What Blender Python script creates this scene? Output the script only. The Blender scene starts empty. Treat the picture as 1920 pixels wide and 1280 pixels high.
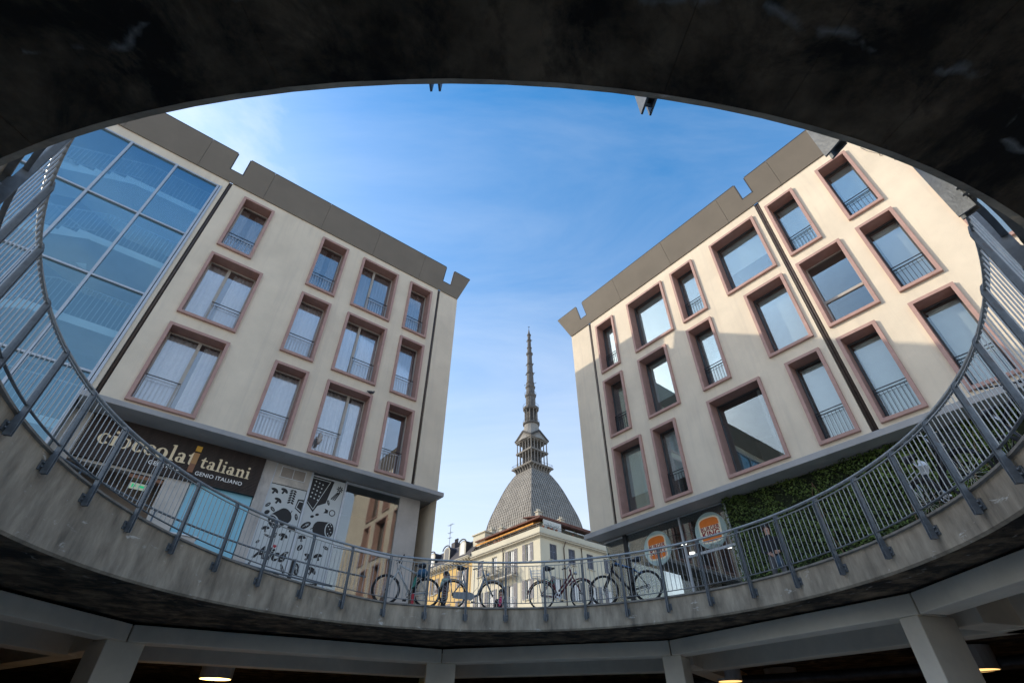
import bpy, bmesh, math, random
from mathutils import Vector, Matrix
random.seed(7)
PI = math.pi
R = math.radians
scene = bpy.context.scene
COL = scene.collection

# ------------------------------------------------------------------ camera
EYE = 2.573                      # the eye stands this far below street level (z = 0)
cam_d = bpy.data.cameras.new('camera')
cam = bpy.data.objects.new('camera', cam_d)
COL.objects.link(cam)
cam_d.sensor_width = 36.0
cam_d.lens = 36.0 * 914.7 / 1920.0
cam_d.clip_start = 0.05
cam_d.clip_end = 4000
PITCH, ROLL = R(39.312), R(0.162)
_f = Vector((0, math.cos(PITCH), math.sin(PITCH)))
_u0 = Vector((0, -math.sin(PITCH), math.cos(PITCH)))
_r0 = Vector((1, 0, 0))
_r = _r0 * math.cos(ROLL) + _u0 * math.sin(ROLL)
_u = -_r0 * math.sin(ROLL) + _u0 * math.cos(ROLL)
cam.matrix_world = Matrix(((_r.x, _u.x, -_f.x, 0), (_r.y, _u.y, -_f.y, 0), (_r.z, _u.z, -_f.z, -EYE), (0, 0, 0, 1)))
scene.camera = cam

# ------------------------------------------------------------------ sky and sun
SUN_AZ, SUN_EL = R(-82), R(28)   # azimuth from +Y towards +X
world = bpy.data.worlds.new('World')
scene.world = world
world.use_nodes = True
wt = world.node_tree
wt.nodes.clear()
def wn(t, **k):
    n = wt.nodes.new(t)
    for a, b in k.items():
        setattr(n, a, b)
    return n
w_out = wn('ShaderNodeOutputWorld')
w_bg = wn('ShaderNodeBackground')
w_bg.inputs['Strength'].default_value = 0.15
w_sky = wn('ShaderNodeTexSky', sky_type='NISHITA')
w_sky.sun_disc = False
w_sky.sun_elevation = SUN_EL
w_sky.sun_rotation = SUN_AZ
w_sky.altitude = 200
w_sky.air_density = 1.0
w_sky.dust_density = 1.7
w_sky.ozone_density = 3.5
# thin cirrus over the whole sky: stretched noise on the view direction projected on a high layer
w_tc = wn('ShaderNodeTexCoord')
w_sep = wn('ShaderNodeSeparateXYZ')
wt.links.new(w_tc.outputs['Generated'], w_sep.inputs[0])
w_add = wn('ShaderNodeMath', operation='ADD'); w_add.inputs[1].default_value = 0.12
w_mx = wn('ShaderNodeMath', operation='MAXIMUM'); w_mx.inputs[1].default_value = 0.05
wt.links.new(w_sep.outputs['Z'], w_add.inputs[0]); wt.links.new(w_add.outputs[0], w_mx.inputs[0])
w_dx = wn('ShaderNodeMath', operation='DIVIDE'); w_dy = wn('ShaderNodeMath', operation='DIVIDE')
wt.links.new(w_sep.outputs['X'], w_dx.inputs[0]); wt.links.new(w_mx.outputs[0], w_dx.inputs[1])
wt.links.new(w_sep.outputs['Y'], w_dy.inputs[0]); wt.links.new(w_mx.outputs[0], w_dy.inputs[1])
w_cmb = wn('ShaderNodeCombineXYZ')
wt.links.new(w_dx.outputs[0], w_cmb.inputs[0]); wt.links.new(w_dy.outputs[0], w_cmb.inputs[1])
def cloud_layer(rot, scl, off, nscale, detail, dist, lo, hi):
    m = wn('ShaderNodeMapping')
    m.inputs['Rotation'].default_value = (0, 0, rot)
    m.inputs['Scale'].default_value = scl
    m.inputs['Location'].default_value = off
    wt.links.new(w_cmb.outputs[0], m.inputs[0])
    n = wn('ShaderNodeTexNoise')
    n.inputs['Scale'].default_value = nscale
    n.inputs['Detail'].default_value = detail
    n.inputs['Roughness'].default_value = 0.6
    n.inputs['Distortion'].default_value = dist
    wt.links.new(m.outputs[0], n.inputs['Vector'])
    r = wn('ShaderNodeMapRange')
    r.inputs['From Min'].default_value = lo
    r.inputs['From Max'].default_value = hi
    wt.links.new(n.outputs['Fac'], r.inputs['Value'])
    return r.outputs[0]
c1 = cloud_layer(1.25, (0.35, 1.3, 1), (3.1, 1.7, 0), 2.0, 10, 0.7, 0.44, 0.82)
c2 = cloud_layer(0.2, (1, 1, 1), (26.27, 29.75, 0), 1.35, 8, 0.2, 0.60, 0.74)
w_m1 = wn('ShaderNodeMath', operation='MULTIPLY'); w_m1.inputs[1].default_value = 0.26
w_m2 = wn('ShaderNodeMath', operation='MULTIPLY'); w_m2.inputs[1].default_value = 0.6
w_hi = wn('ShaderNodeMapRange', interpolation_type='SMOOTHSTEP')      # cumulus thins out towards the haze
w_hi.inputs['From Min'].default_value = 0.45
w_hi.inputs['From Max'].default_value = 0.66
wt.links.new(w_sep.outputs['Z'], w_hi.inputs['Value'])
w_mh = wn('ShaderNodeMath', operation='MULTIPLY')
wt.links.new(c2, w_mh.inputs[0]); wt.links.new(w_hi.outputs[0], w_mh.inputs[1])
wt.links.new(c1, w_m1.inputs[0]); wt.links.new(w_mh.outputs[0], w_m2.inputs[0])
w_ms = wn('ShaderNodeMath', operation='ADD', use_clamp=True)
wt.links.new(w_m1.outputs[0], w_ms.inputs[0]); wt.links.new(w_m2.outputs[0], w_ms.inputs[1])
w_mix = wn('ShaderNodeMix', data_type='RGBA')
w_mix.inputs['B'].default_value = (2.9, 3.05, 3.2, 1)
wt.links.new(w_ms.outputs[0], w_mix.inputs['Factor'])
w_hs = wn('ShaderNodeHueSaturation')
w_hs.inputs['Saturation'].default_value = 1.36
wt.links.new(w_sky.outputs[0], w_hs.inputs['Color'])
# pale haze towards the horizon, the same all round
w_hz = wn('ShaderNodeMapRange', interpolation_type='SMOOTHSTEP')
w_hz.inputs['From Min'].default_value = 0.95
w_hz.inputs['From Max'].default_value = 0.02
w_hz.inputs['To Max'].default_value = 0.85
wt.links.new(w_sep.outputs['Z'], w_hz.inputs['Value'])
w_hm = wn('ShaderNodeMix', data_type='RGBA')
w_hm.inputs['B'].default_value = (2.72, 2.71, 2.76, 1)
wt.links.new(w_hz.outputs[0], w_hm.inputs['Factor'])
w_tn = wn('ShaderNodeMix', data_type='RGBA', blend_type='MULTIPLY')
w_tn.inputs['Factor'].default_value = 1.0
w_tn.inputs['B'].default_value = (1.05, 1.0, 0.86, 1)
wt.links.new(w_hs.outputs[0], w_tn.inputs['A'])
wt.links.new(w_tn.outputs['Result'], w_hm.inputs['A'])
wt.links.new(w_hm.outputs['Result'], w_mix.inputs['A'])
wt.links.new(w_mix.outputs['Result'], w_bg.inputs['Color'])
wt.links.new(w_bg.outputs[0], w_out.inputs['Surface'])

sun_d = bpy.data.lights.new('sun', 'SUN')
sun_d.energy = 2.0
sun_d.angle = R(0.5)
sun_d.color = (0.62, 0.55, 0.44)
sun = bpy.data.objects.new('sun', sun_d)
COL.objects.link(sun)
SUN = Vector((math.sin(SUN_AZ) * math.cos(SUN_EL), math.cos(SUN_AZ) * math.cos(SUN_EL), math.sin(SUN_EL)))
sun.rotation_euler = (-SUN).to_track_quat('-Z', 'Y').to_euler()
sun.location = SUN * 100

vs = scene.view_settings
scene.display_settings.display_device = 'sRGB'
vs.view_transform = 'Standard'
vs.look = 'None'
vs.exposure = 1.38
vs.gamma = 1.0
vs.use_curve_mapping = False
scene.cycles.max_bounces = 12
scene.cycles.diffuse_bounces = 8
scene.cycles.glossy_bounces = 5
scene.cycles.transparent_max_bounces = 16
scene.cycles.caustics_reflective = False
scene.cycles.caustics_refractive = False
scene.cycles.use_denoising = True

# ------------------------------------------------------------------ materials
M = {}
def mat(name, col, rough=0.7, var=0.12, scale=3.0, bump=0.0, bscale=40.0, metal=0.0, spec=0.4, col2=None, stretch=(1, 1, 1), island=0.0, stain=None):
    m = bpy.data.materials.new(name)
    m.use_nodes = True
    t = m.node_tree
    b = t.nodes['Principled BSDF']
    b.inputs['Roughness'].default_value = rough
    b.inputs['Metallic'].default_value = metal
    b.inputs['Specular IOR Level'].default_value = spec
    tc = t.nodes.new('ShaderNodeTexCoord')
    mp = t.nodes.new('ShaderNodeMapping')
    mp.inputs['Scale'].default_value = stretch
    t.links.new(tc.outputs['Object'], mp.inputs[0])
    n = t.nodes.new('ShaderNodeTexNoise')
    n.inputs['Scale'].default_value = scale
    n.inputs['Detail'].default_value = 7
    n.inputs['Roughness'].default_value = 0.62
    t.links.new(mp.outputs[0], n.inputs['Vector'])
    mr = t.nodes.new('ShaderNodeMapRange')
    mr.inputs['From Min'].default_value = 0.3
    mr.inputs['From Max'].default_value = 0.7
    t.links.new(n.outputs['Fac'], mr.inputs['Value'])
    mx = t.nodes.new('ShaderNodeMix')
    mx.data_type = 'RGBA'
    c2 = col2 or tuple(c * (1 - 2 * var) for c in col)
    c1_ = col if col2 else tuple(min(1, c * (1 + var)) for c in col)
    mx.inputs['A'].default_value = (*c1_, 1)
    mx.inputs['B'].default_value = (*c2, 1)
    t.links.new(mr.outputs[0], mx.inputs['Factor'])
    out = mx.outputs['Result']
    if stain:
        # second, larger pattern with its own colour: (colour, scale, lo, hi, stretch)
        sc, ss, lo, hi, st = stain
        mp2 = t.nodes.new('ShaderNodeMapping')
        mp2.inputs['Scale'].default_value = st
        t.links.new(tc.outputs['Object'], mp2.inputs[0])
        n2 = t.nodes.new('ShaderNodeTexNoise')
        n2.inputs['Scale'].default_value = ss
        n2.inputs['Detail'].default_value = 8
        n2.inputs['Roughness'].default_value = 0.7
        n2.inputs['Distortion'].default_value = 0.4
        t.links.new(mp2.outputs[0], n2.inputs['Vector'])
        r2 = t.nodes.new('ShaderNodeMapRange')
        r2.inputs['From Min'].default_value = lo
        r2.inputs['From Max'].default_value = hi
        t.links.new(n2.outputs['Fac'], r2.inputs['Value'])
        m2 = t.nodes.new('ShaderNodeMix')
        m2.data_type = 'RGBA'
        m2.inputs['B'].default_value = (*sc, 1)
        t.links.new(r2.outputs[0], m2.inputs['Factor'])
        t.links.new(out, m2.inputs['A'])
        out = m2.outputs['Result']
    if island:
        g = t.nodes.new('ShaderNodeNewGeometry')
        r3 = t.nodes.new('ShaderNodeMapRange')
        r3.inputs['To Min'].default_value = 1 - island
        r3.inputs['To Max'].default_value = 1 + island
        t.links.new(g.outputs['Random Per Island'], r3.inputs['Value'])
        h = t.nodes.new('ShaderNodeMix')
        h.data_type = 'RGBA'
        h.blend_type = 'MULTIPLY'
        h.inputs['Factor'].default_value = 1
        t.links.new(out, h.inputs['A'])
        t.links.new(r3.outputs[0], h.inputs['B'])
        out = h.outputs['Result']
    t.links.new(out, b.inputs['Base Color'])
    if bump:
        nb = t.nodes.new('ShaderNodeTexNoise')
        nb.inputs['Scale'].default_value = bscale
        nb.inputs['Detail'].default_value = 5
        t.links.new(mp.outputs[0], nb.inputs['Vector'])
        bp = t.nodes.new('ShaderNodeBump')
        bp.inputs['Strength'].default_value = bump
        bp.inputs['Distance'].default_value = 0.02
        t.links.new(nb.outputs['Fac'], bp.inputs['Height'])
        t.links.new(bp.outputs[0], b.inputs['Normal'])
    M[name] = m
    return m

def glass(name, tint, refl, base=0.06, gcol=(1, 1, 1)):
    m = bpy.data.materials.new(name)
    m.use_nodes = True
    t = m.node_tree
    t.nodes.clear()
    o = t.nodes.new('ShaderNodeOutputMaterial')
    tr = t.nodes.new('ShaderNodeBsdfTransparent')
    tr.inputs[0].default_value = (*tint, 1)
    gl = t.nodes.new('ShaderNodeBsdfGlossy')
    gl.inputs['Color'].default_value = (*gcol, 1)
    gl.inputs['Roughness'].default_value = 0.005
    fr = t.nodes.new('ShaderNodeFresnel')
    fr.inputs['IOR'].default_value = 1.52
    mr = t.nodes.new('ShaderNodeMapRange')
    mr.inputs['From Min'].default_value = 0.04
    mr.inputs['From Max'].default_value = 0.5
    mr.inputs['To Min'].default_value = base
    mr.inputs['To Max'].default_value = refl
    t.links.new(fr.outputs[0], mr.inputs['Value'])
    # panes are never quite flat: a very slow waviness
    tc = t.nodes.new('ShaderNodeTexCoord')
    n = t.nodes.new('ShaderNodeTexNoise')
    n.inputs['Scale'].default_value = 0.7
    n.inputs['Detail'].default_value = 1
    t.links.new(tc.outputs['Object'], n.inputs['Vector'])
    bp = t.nodes.new('ShaderNodeBump')
    bp.inputs['Strength'].default_value = 0.25
    bp.inputs['Distance'].default_value = 0.01
    t.links.new(n.outputs['Fac'], bp.inputs['Height'])
    t.links.new(bp.outputs[0], gl.inputs['Normal'])
    mx = t.nodes.new('ShaderNodeMixShader')
    t.links.new(mr.outputs[0], mx.inputs[0])
    t.links.new(tr.outputs[0], mx.inputs[1])
    t.links.new(gl.outputs[0], mx.inputs[2])
    t.links.new(mx.outputs[0], o.inputs['Surface'])
    M[name] = m

def emit(name, col, s):
    m = bpy.data.materials.new(name)
    m.use_nodes = True
    t = m.node_tree
    t.nodes.clear()
    o = t.nodes.new('ShaderNodeOutputMaterial')
    e = t.nodes.new('ShaderNodeEmission')
    e.inputs[0].default_value = (*col, 1)
    e.inputs[1].default_value = s
    t.links.new(e.outputs[0], o.inputs['Surface'])
    M[name] = m

mat('plaster', (0.79, 0.68, 0.53), 0.9, 0.06, 0.7, 0.3, 45, stain=((0.64, 0.55, 0.44), 1.1, 0.50, 0.80, (2.4, 2.4, 0.16)))
mat('plaster_ground', (0.60, 0.55, 0.49), 0.8, 0.08, 1.5, 0.1, 30, stain=((0.36, 0.33, 0.30), 1.2, 0.5, 0.75, (1, 1, 0.5)))
mat('pink_frame', (0.47, 0.29, 0.245), 0.65, 0.07, 4, 0.1, 50)
mat('parapet', (0.215, 0.185, 0.150), 0.6, 0.05, 1.0, 0.05, 30, spec=0.25)
mat('parapet_edge', (0.055, 0.055, 0.06), 0.5, 0.1, 5)
mat('canopy', (0.40, 0.39, 0.385), 0.75, 0.08, 1.2, 0.1, 30, stain=((0.30, 0.29, 0.28), 0.9, 0.55, 0.8, (1, 1, 1)))
mat('pipe_brown', (0.09, 0.065, 0.055), 0.55, 0.2, 6)
mat('sash_beige', (0.46, 0.42, 0.37), 0.5, 0.05, 5)
mat('sash_dark', (0.07, 0.075, 0.08), 0.45, 0.1, 6)
mat('alu', (0.50, 0.53, 0.57), 0.4, 0.05, 6, metal=0.3)
mat('curtain', (0.86, 0.87, 0.90), 0.95, 0.05, 8)
mat('blind', (0.86, 0.88, 0.87), 0.9, 0.03, 4)
mat('interior', (0.30, 0.29, 0.27), 0.9, 0.1, 1)
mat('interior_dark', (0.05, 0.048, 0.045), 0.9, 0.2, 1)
mat('stair_white', (0.88, 0.88, 0.87), 0.7, 0.04, 2)
mat('stair_wall', (0.28, 0.36, 0.42), 0.9, 0.06, 1)
mat('iron', (0.045, 0.048, 0.055), 0.45, 0.15, 10, metal=0.3)
mat('iron_light', (0.55, 0.57, 0.60), 0.4, 0.1, 10, metal=0.4)
mat('steel_paint', (0.17, 0.188, 0.205), 0.45, 0.18, 9, 0.12, 60, metal=0.15, spec=0.5, stain=((0.13, 0.075, 0.045), 5.0, 0.64, 0.76, (1, 1, 0.5)))
mat('steel_galv', (0.37, 0.39, 0.40), 0.42, 0.14, 14, 0.05, 60, metal=0.5, spec=0.5)
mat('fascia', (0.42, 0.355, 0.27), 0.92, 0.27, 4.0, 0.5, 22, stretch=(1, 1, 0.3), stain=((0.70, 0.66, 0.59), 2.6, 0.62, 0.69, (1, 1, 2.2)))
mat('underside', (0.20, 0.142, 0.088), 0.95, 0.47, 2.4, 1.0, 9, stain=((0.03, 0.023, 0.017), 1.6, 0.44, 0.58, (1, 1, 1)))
def lime(m, rc):
    """whitish lime deposits that seep out in a broken line a hand's breadth in from the rim"""
    t = m.node_tree
    b = t.nodes['Principled BSDF']
    src = b.inputs['Base Color'].links[0].from_socket
    tc = t.nodes.new('ShaderNodeTexCoord')
    n = t.nodes.new('ShaderNodeTexNoise'); n.inputs['Scale'].default_value = 1.6; n.inputs['Detail'].default_value = 10
    n2 = t.nodes.new('ShaderNodeTexNoise'); n2.inputs['Scale'].default_value = 7.0; n2.inputs['Detail'].default_value = 10
    for q in (n, n2):
        t.links.new(tc.outputs['Object'], q.inputs['Vector'])
    ds = t.nodes.new('ShaderNodeVectorMath'); ds.operation = 'DISTANCE'
    ds.inputs[1].default_value = (rc[0], rc[1], -0.523)
    t.links.new(tc.outputs['Object'], ds.inputs[0])
    wv = t.nodes.new('ShaderNodeMath'); wv.operation = 'MULTIPLY_ADD'; wv.inputs[1].default_value = 0.7; wv.inputs[2].default_value = -0.35
    t.links.new(n.outputs['Fac'], wv.inputs[0])
    ad = t.nodes.new('ShaderNodeMath'); ad.operation = 'ADD'
    t.links.new(ds.outputs['Value'], ad.inputs[0]); t.links.new(wv.outputs[0], ad.inputs[1])
    sb = t.nodes.new('ShaderNodeMath'); sb.operation = 'SUBTRACT'; sb.inputs[1].default_value = 6.72
    t.links.new(ad.outputs[0], sb.inputs[0])
    ab = t.nodes.new('ShaderNodeMath'); ab.operation = 'ABSOLUTE'
    t.links.new(sb.outputs[0], ab.inputs[0])
    r = t.nodes.new('ShaderNodeMapRange'); r.inputs['From Min'].default_value = 0.03; r.inputs['From Max'].default_value = 0.0
    t.links.new(ab.outputs[0], r.inputs['Value'])
    r2 = t.nodes.new('ShaderNodeMapRange'); r2.inputs['From Min'].default_value = 0.50; r2.inputs['From Max'].default_value = 0.60
    t.links.new(n2.outputs['Fac'], r2.inputs['Value'])
    mu = t.nodes.new('ShaderNodeMath'); mu.operation = 'MULTIPLY'
    t.links.new(r.outputs[0], mu.inputs[0]); t.links.new(r2.outputs[0], mu.inputs[1])
    mx = t.nodes.new('ShaderNodeMix'); mx.data_type = 'RGBA'; mx.inputs['B'].default_value = (0.30, 0.285, 0.26, 1)
    t.links.new(mu.outputs[0], mx.inputs['Factor']); t.links.new(src, mx.inputs['A'])
    t.links.new(mx.outputs['Result'], b.inputs['Base Color'])
lime(M['underside'], (-0.25, 7.23))
mat('curb', (0.30, 0.28, 0.25), 0.9, 0.15, 5, 0.3, 30)
mat('paving', (0.46, 0.41, 0.34), 0.9, 0.12, 0.8, 0.2, 20)
mat('garage_paint', (0.88, 0.78, 0.63), 0.85, 0.08, 0.9, 0.1, 20)
mat('garage_floor', (0.82, 0.76, 0.68), 0.6, 0.2, 0.6, 0.1, 12)
mat('garage_wall', (0.6, 0.52, 0.43), 0.9, 0.2, 0.5)
mat('sign_wood', (0.055, 0.037, 0.030), 0.6, 0.3, 6, stretch=(1, 1, 8))
mat('gold', (0.93, 0.76, 0.50), 0.45, 0.06, 5)
mat('letter_white', (0.9, 0.89, 0.87), 0.6, 0.03, 5)
mat('amber', (0.80, 0.42, 0.04), 0.4, 0.05, 5)
mat('amber_mid', (0.45, 0.24, 0.09), 0.5, 0.05, 5)
mat('amber_low', (0.27, 0.12, 0.06), 0.5, 0.05, 5)
mat('poster_grey', (0.58, 0.61, 0.61), 0.5, 0.03, 2)
mat('print_black', (0.012, 0.012, 0.014), 0.5, 0.1, 3)
mat('print_red', (0.50, 0.03, 0.05), 0.5, 0.1, 3)
mat('print_grey', (0.58, 0.61, 0.61), 0.5, 0.03, 2)
mat('panel_blue', (0.26, 0.58, 0.72), 0.35, 0.03, 1.0)
mat('marble', (0.52, 0.48, 0.44), 0.35, 0.10, 1.2, stain=((0.30, 0.27, 0.25), 1.6, 0.55, 0.7, (1, 1, 0.4)))
mat('entrance_brown', (0.36, 0.30, 0.26), 0.8, 0.05, 1.5)
mat('white_box', (0.72, 0.73, 0.74), 0.6, 0.04, 3)
mat('bk_teal', (0.66, 0.83, 0.82), 0.5, 0.03, 3)
mat('bk_cream', (0.92, 0.85, 0.66), 0.5, 0.03, 3)
mat('bk_orange', (0.85, 0.22, 0.03), 0.5, 0.06, 3)
mat('bk_red', (0.32, 0.016, 0.02), 0.5, 0.06, 3)
mat('leaf', (0.105, 0.155, 0.034), 0.55, 0.2, 1.4, spec=0.35, island=0.65, col2=(0.034, 0.062, 0.014))
mat('leaf_back', (0.018, 0.026, 0.010), 0.9, 0.3, 6)
mat('stem', (0.16, 0.11, 0.07), 0.9, 0.2, 10)
mat('mole_tile', (0.285, 0.265, 0.235), 0.85, 0.10, 0.25, 0.0, island=0.09)
mat('mole_under', (0.085, 0.082, 0.08), 0.9, 0.2, 0.5)
mat('mole_stone', (0.215, 0.20, 0.18), 0.85, 0.14, 0.6)
mat('mole_spire', (0.13, 0.122, 0.115), 0.8, 0.16, 0.8)
mat('mole_dark', (0.06, 0.057, 0.055), 0.8, 0.2, 0.8)
mat('pal_cream', (0.60, 0.555, 0.43), 0.9, 0.06, 0.3, 0.1, 10)
mat('pal_yellow', (0.62, 0.42, 0.16), 0.9, 0.07, 0.3, 0.1, 10)
mat('pal_trim', (0.50, 0.46, 0.37), 0.85, 0.06, 0.6)
mat('shutter', (0.26, 0.25, 0.28), 0.6, 0.08, 3)
mat('shutter_dark', (0.12, 0.13, 0.17), 0.6, 0.08, 3)
mat('pane_dark', (0.03, 0.035, 0.045), 0.08, 0.1, 1, spec=0.8)
mat('net_curtain', (0.72, 0.72, 0.70), 0.8, 0.05, 3)
mat('slate', (0.045, 0.040, 0.045), 0.7, 0.2, 2)
mat('roof_red', (0.15, 0.07, 0.055), 0.85, 0.2, 2, 0.3, 8)
mat('awning', (0.62, 0.28, 0.05), 0.8, 0.1, 2)
mat('awning_white', (0.62, 0.61, 0.57), 0.8, 0.05, 2)
mat('stone_balcony', (0.40, 0.38, 0.33), 0.9, 0.1, 2)
mat('rubber', (0.018, 0.018, 0.019), 0.75, 0.15, 20)
mat('bike_chrome', (0.55, 0.56, 0.58), 0.3, 0.08, 10, metal=0.8)
mat('bike_white', (0.55, 0.55, 0.53), 0.35, 0.05, 8)
mat('bike_black', (0.020, 0.020, 0.024), 0.4, 0.1, 8)
mat('bike_grey', (0.26, 0.29, 0.31), 0.35, 0.08, 8)
mat('bike_red', (0.12, 0.014, 0.024), 0.35, 0.1, 8)
mat('bike_blue', (0.03, 0.14, 0.32), 0.35, 0.1, 8)
mat('bottle_green', (0.03, 0.22, 0.16), 0.3, 0.05, 8)
mat('helmet_blue', (0.03, 0.11, 0.20), 0.4, 0.1, 8)
mat('skin', (0.52, 0.32, 0.24), 0.6, 0.05, 10)
mat('hair', (0.020, 0.015, 0.012), 0.6, 0.2, 30)
mat('cloth_black', (0.020, 0.020, 0.024), 0.9, 0.2, 12)
mat('cloth_grey', (0.13, 0.13, 0.135), 0.9, 0.15, 12)
mat('cloth_green', (0.30, 0.42, 0.37), 0.9, 0.15, 12)
mat('cloth_brown', (0.10, 0.06, 0.06), 0.9, 0.2, 12)
mat('cloth_pink', (0.50, 0.04, 0.13), 0.9, 0.1, 12)
mat('cloth_blue', (0.05, 0.085, 0.125), 0.9, 0.1, 12)
mat('pigeon', (0.07, 0.07, 0.08), 0.7, 0.3, 40)
mat('duct', (0.10, 0.10, 0.11), 0.4, 0.2, 4, metal=0.5)
mat('terracotta', (0.40, 0.15, 0.08), 0.8, 0.1, 6)
glass('pane', (0.97, 0.98, 0.99), 0.9, 0.16)
glass('pane_office', (0.92, 0.96, 0.965), 0.75, 0.10, (0.86, 0.95, 0.97))
glass('pane_stair', (0.82, 0.93, 0.97), 0.5, 0.125, (0.58, 0.84, 0.97))
glass('pane_shop', (0.86, 0.90, 0.89), 0.8, 0.12)
emit('lamp_warm', (1.0, 0.60, 0.16), 4.0)
emit('lamp_dim', (1.0, 0.58, 0.2), 0.7)
emit('lamp_white', (1.0, 0.95, 0.88), 2.0)
emit('exit_green', (0.02, 0.32, 0.14), 0.5)
emit('exit_white', (0.80, 1.0, 0.82), 0.13)
emit('screen_blue', (0.35, 0.55, 0.85), 0.5)

# ------------------------------------------------------------------ mesh helpers
class MB:
    def __init__(self):
        self.v = []
        self.f = []
        self.mi = []
        self.cur = 0
    def add(self, vs_, fs):
        o = len(self.v)
        self.v += [tuple(p) for p in vs_]
        for f in fs:
            self.f.append([i + o for i in f])
            self.mi.append(self.cur)
        return self
    def box(self, x0, x1, y0, y1, z0, z1):
        return self.add([(x0, y0, z0), (x1, y0, z0), (x1, y1, z0), (x0, y1, z0), (x0, y0, z1), (x1, y0, z1), (x1, y1, z1), (x0, y1, z1)],
                        [(0, 3, 2, 1), (4, 5, 6, 7), (0, 1, 5, 4), (1, 2, 6, 5), (2, 3, 7, 6), (3, 0, 4, 7)])
    def obox(self, c, ax, ay, az, hx, hy, hz):
        c = Vector(c)
        P = []
        for sz in (-1, 1):
            for sx, sy in ((-1, -1), (1, -1), (1, 1), (-1, 1)):
                P.append(c + ax * hx * sx + ay * hy * sy + az * hz * sz)
        return self.add(P, [(0, 3, 2, 1), (4, 5, 6, 7), (0, 1, 5, 4), (1, 2, 6, 5), (2, 3, 7, 6), (3, 0, 4, 7)])
    def bar(self, a, b, w, d, up=(0, 0, 1)):
        a, b = Vector(a), Vector(b)
        ax = (b - a)
        L = ax.length
        ax.normalize()
        u = Vector(up)
        if abs(ax.dot(u)) > 0.98:
            u = Vector((1, 0, 0))
        ay = u.cross(ax).normalized()
        az = ax.cross(ay)
        return self.obox((a + b) / 2, ax, ay, az, L / 2, w / 2, d / 2)
    def quad(self, *p):
        return self.add(p, [tuple(range(len(p)))])
    def tube(self, pts, r, n=8, closed=False, cap=True):
        pts = [Vector(p) for p in pts]
        m = len(pts)
        rr = r if isinstance(r, (list, tuple)) else [r] * m
        rings = []
        ref = None
        for i, p in enumerate(pts):
            if closed:
                t = pts[(i + 1) % m] - pts[i - 1]
            else:
                t = pts[min(i + 1, m - 1)] - pts[max(i - 1, 0)]
            t.normalize()
            if ref is None:
                ref = Vector((0, 0, 1)) if abs(t.z) < 0.9 else Vector((1, 0, 0))
            a = (ref - t * ref.dot(t))
            if a.length < 1e-4:
                a = t.orthogonal()
            a.normalize()
            ref = a
            b = t.cross(a)
            rings.append([p + (a * math.cos(2 * PI * k / n) + b * math.sin(2 * PI * k / n)) * rr[i] for k in range(n)])
        o = len(self.v)
        for rg in rings:
            self.v += [tuple(q) for q in rg]
        for i in range(m if closed else m - 1):
            j = (i + 1) % m
            for k in range(n):
                l = (k + 1) % n
                self.f.append([o + i * n + k, o + i * n + l, o + j * n + l, o + j * n + k])
                self.mi.append(self.cur)
        if cap and not closed:
            self.f.append([o + k for k in range(n)][::-1]); self.mi.append(self.cur)
            self.f.append([o + (m - 1) * n + k for k in range(n)]); self.mi.append(self.cur)
        return self
    def lathe(self, prof, n=16, c=(0, 0, 0), rot=0.0):
        o = len(self.v)
        for (r, z) in prof:
            for k in range(n):
                a = 2 * PI * k / n + rot
                self.v.append((c[0] + r * math.cos(a), c[1] + r * math.sin(a), c[2] + z))
        m = len(prof)
        for i in range(m - 1):
            for k in range(n):
                l = (k + 1) % n
                self.f.append([o + i * n + k, o + i * n + l, o + (i + 1) * n + l, o + (i + 1) * n + k]); self.mi.append(self.cur)
        self.f.append([o + k for k in range(n)][::-1]); self.mi.append(self.cur)
        self.f.append([o + (m - 1) * n + k for k in range(n)]); self.mi.append(self.cur)
        return self
    def prism(self, poly, fn, d0, d1):
        """poly: 2D points; fn(a, b, d) -> 3D; extruded from d0 to d1"""
        n = len(poly)
        A = [fn(a, b, d0) for a, b in poly]
        B = [fn(a, b, d1) for a, b in poly]
        return self.add(A + B, [tuple(range(n))[::-1], tuple(range(n, 2 * n))] + [(i, (i + 1) % n, n + (i + 1) % n, n + i) for i in range(n)])
    def mesh(self, name, mats, smooth=False, fix=True):
        me = bpy.data.meshes.new(name)
        me.from_pydata(self.v, [], self.f)
        for m in (mats if isinstance(mats, (list, tuple)) else [mats]):
            me.materials.append(M[m] if isinstance(m, str) else m)
        if len(me.materials) > 1:
            me.polygons.foreach_set('material_index', self.mi)
        if fix:
            bm = bmesh.new()
            bm.from_mesh(me)
            bmesh.ops.recalc_face_normals(bm, faces=bm.faces)
            bm.to_mesh(me)
            bm.free()
        if smooth:
            me.polygons.foreach_set('use_smooth', [True] * len(me.polygons))
        me.update()
        return me

def obj(name, mb, m, parent=None, smooth=False, bevel=0, loc=None, fix=True):
    me = mb if isinstance(mb, bpy.types.Mesh) else mb.mesh(name, m, smooth, fix)
    o = bpy.data.objects.new(name, me)
    COL.objects.link(o)
    if parent:
        o.parent = parent
    if loc:
        o.location = loc
    if bevel:
        b = o.modifiers.new('bevel', 'BEVEL')
        b.width = bevel
        b.segments = 2
        b.limit_method = 'ANGLE'
    return o
def tag(o, label, cat, group=None):
    o['label'] = label
    o['category'] = cat
    if group:
        o['group'] = group
    return o
def thing(name, label, cat, loc=(0, 0, 0), rotz=0.0, group=None):
    o = bpy.data.objects.new(name, None)
    COL.objects.link(o)
    o.location = loc
    o.rotation_euler = (0, 0, rotz)
    o.empty_display_size = 0.2
    return tag(o, label, cat, group)
def struct(name, mb, m, smooth=False, parent=None, fix=True):
    o = obj(name, mb, m, parent, smooth, fix=fix)
    if not parent:
        o['kind'] = 'structure'
    return o
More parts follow.
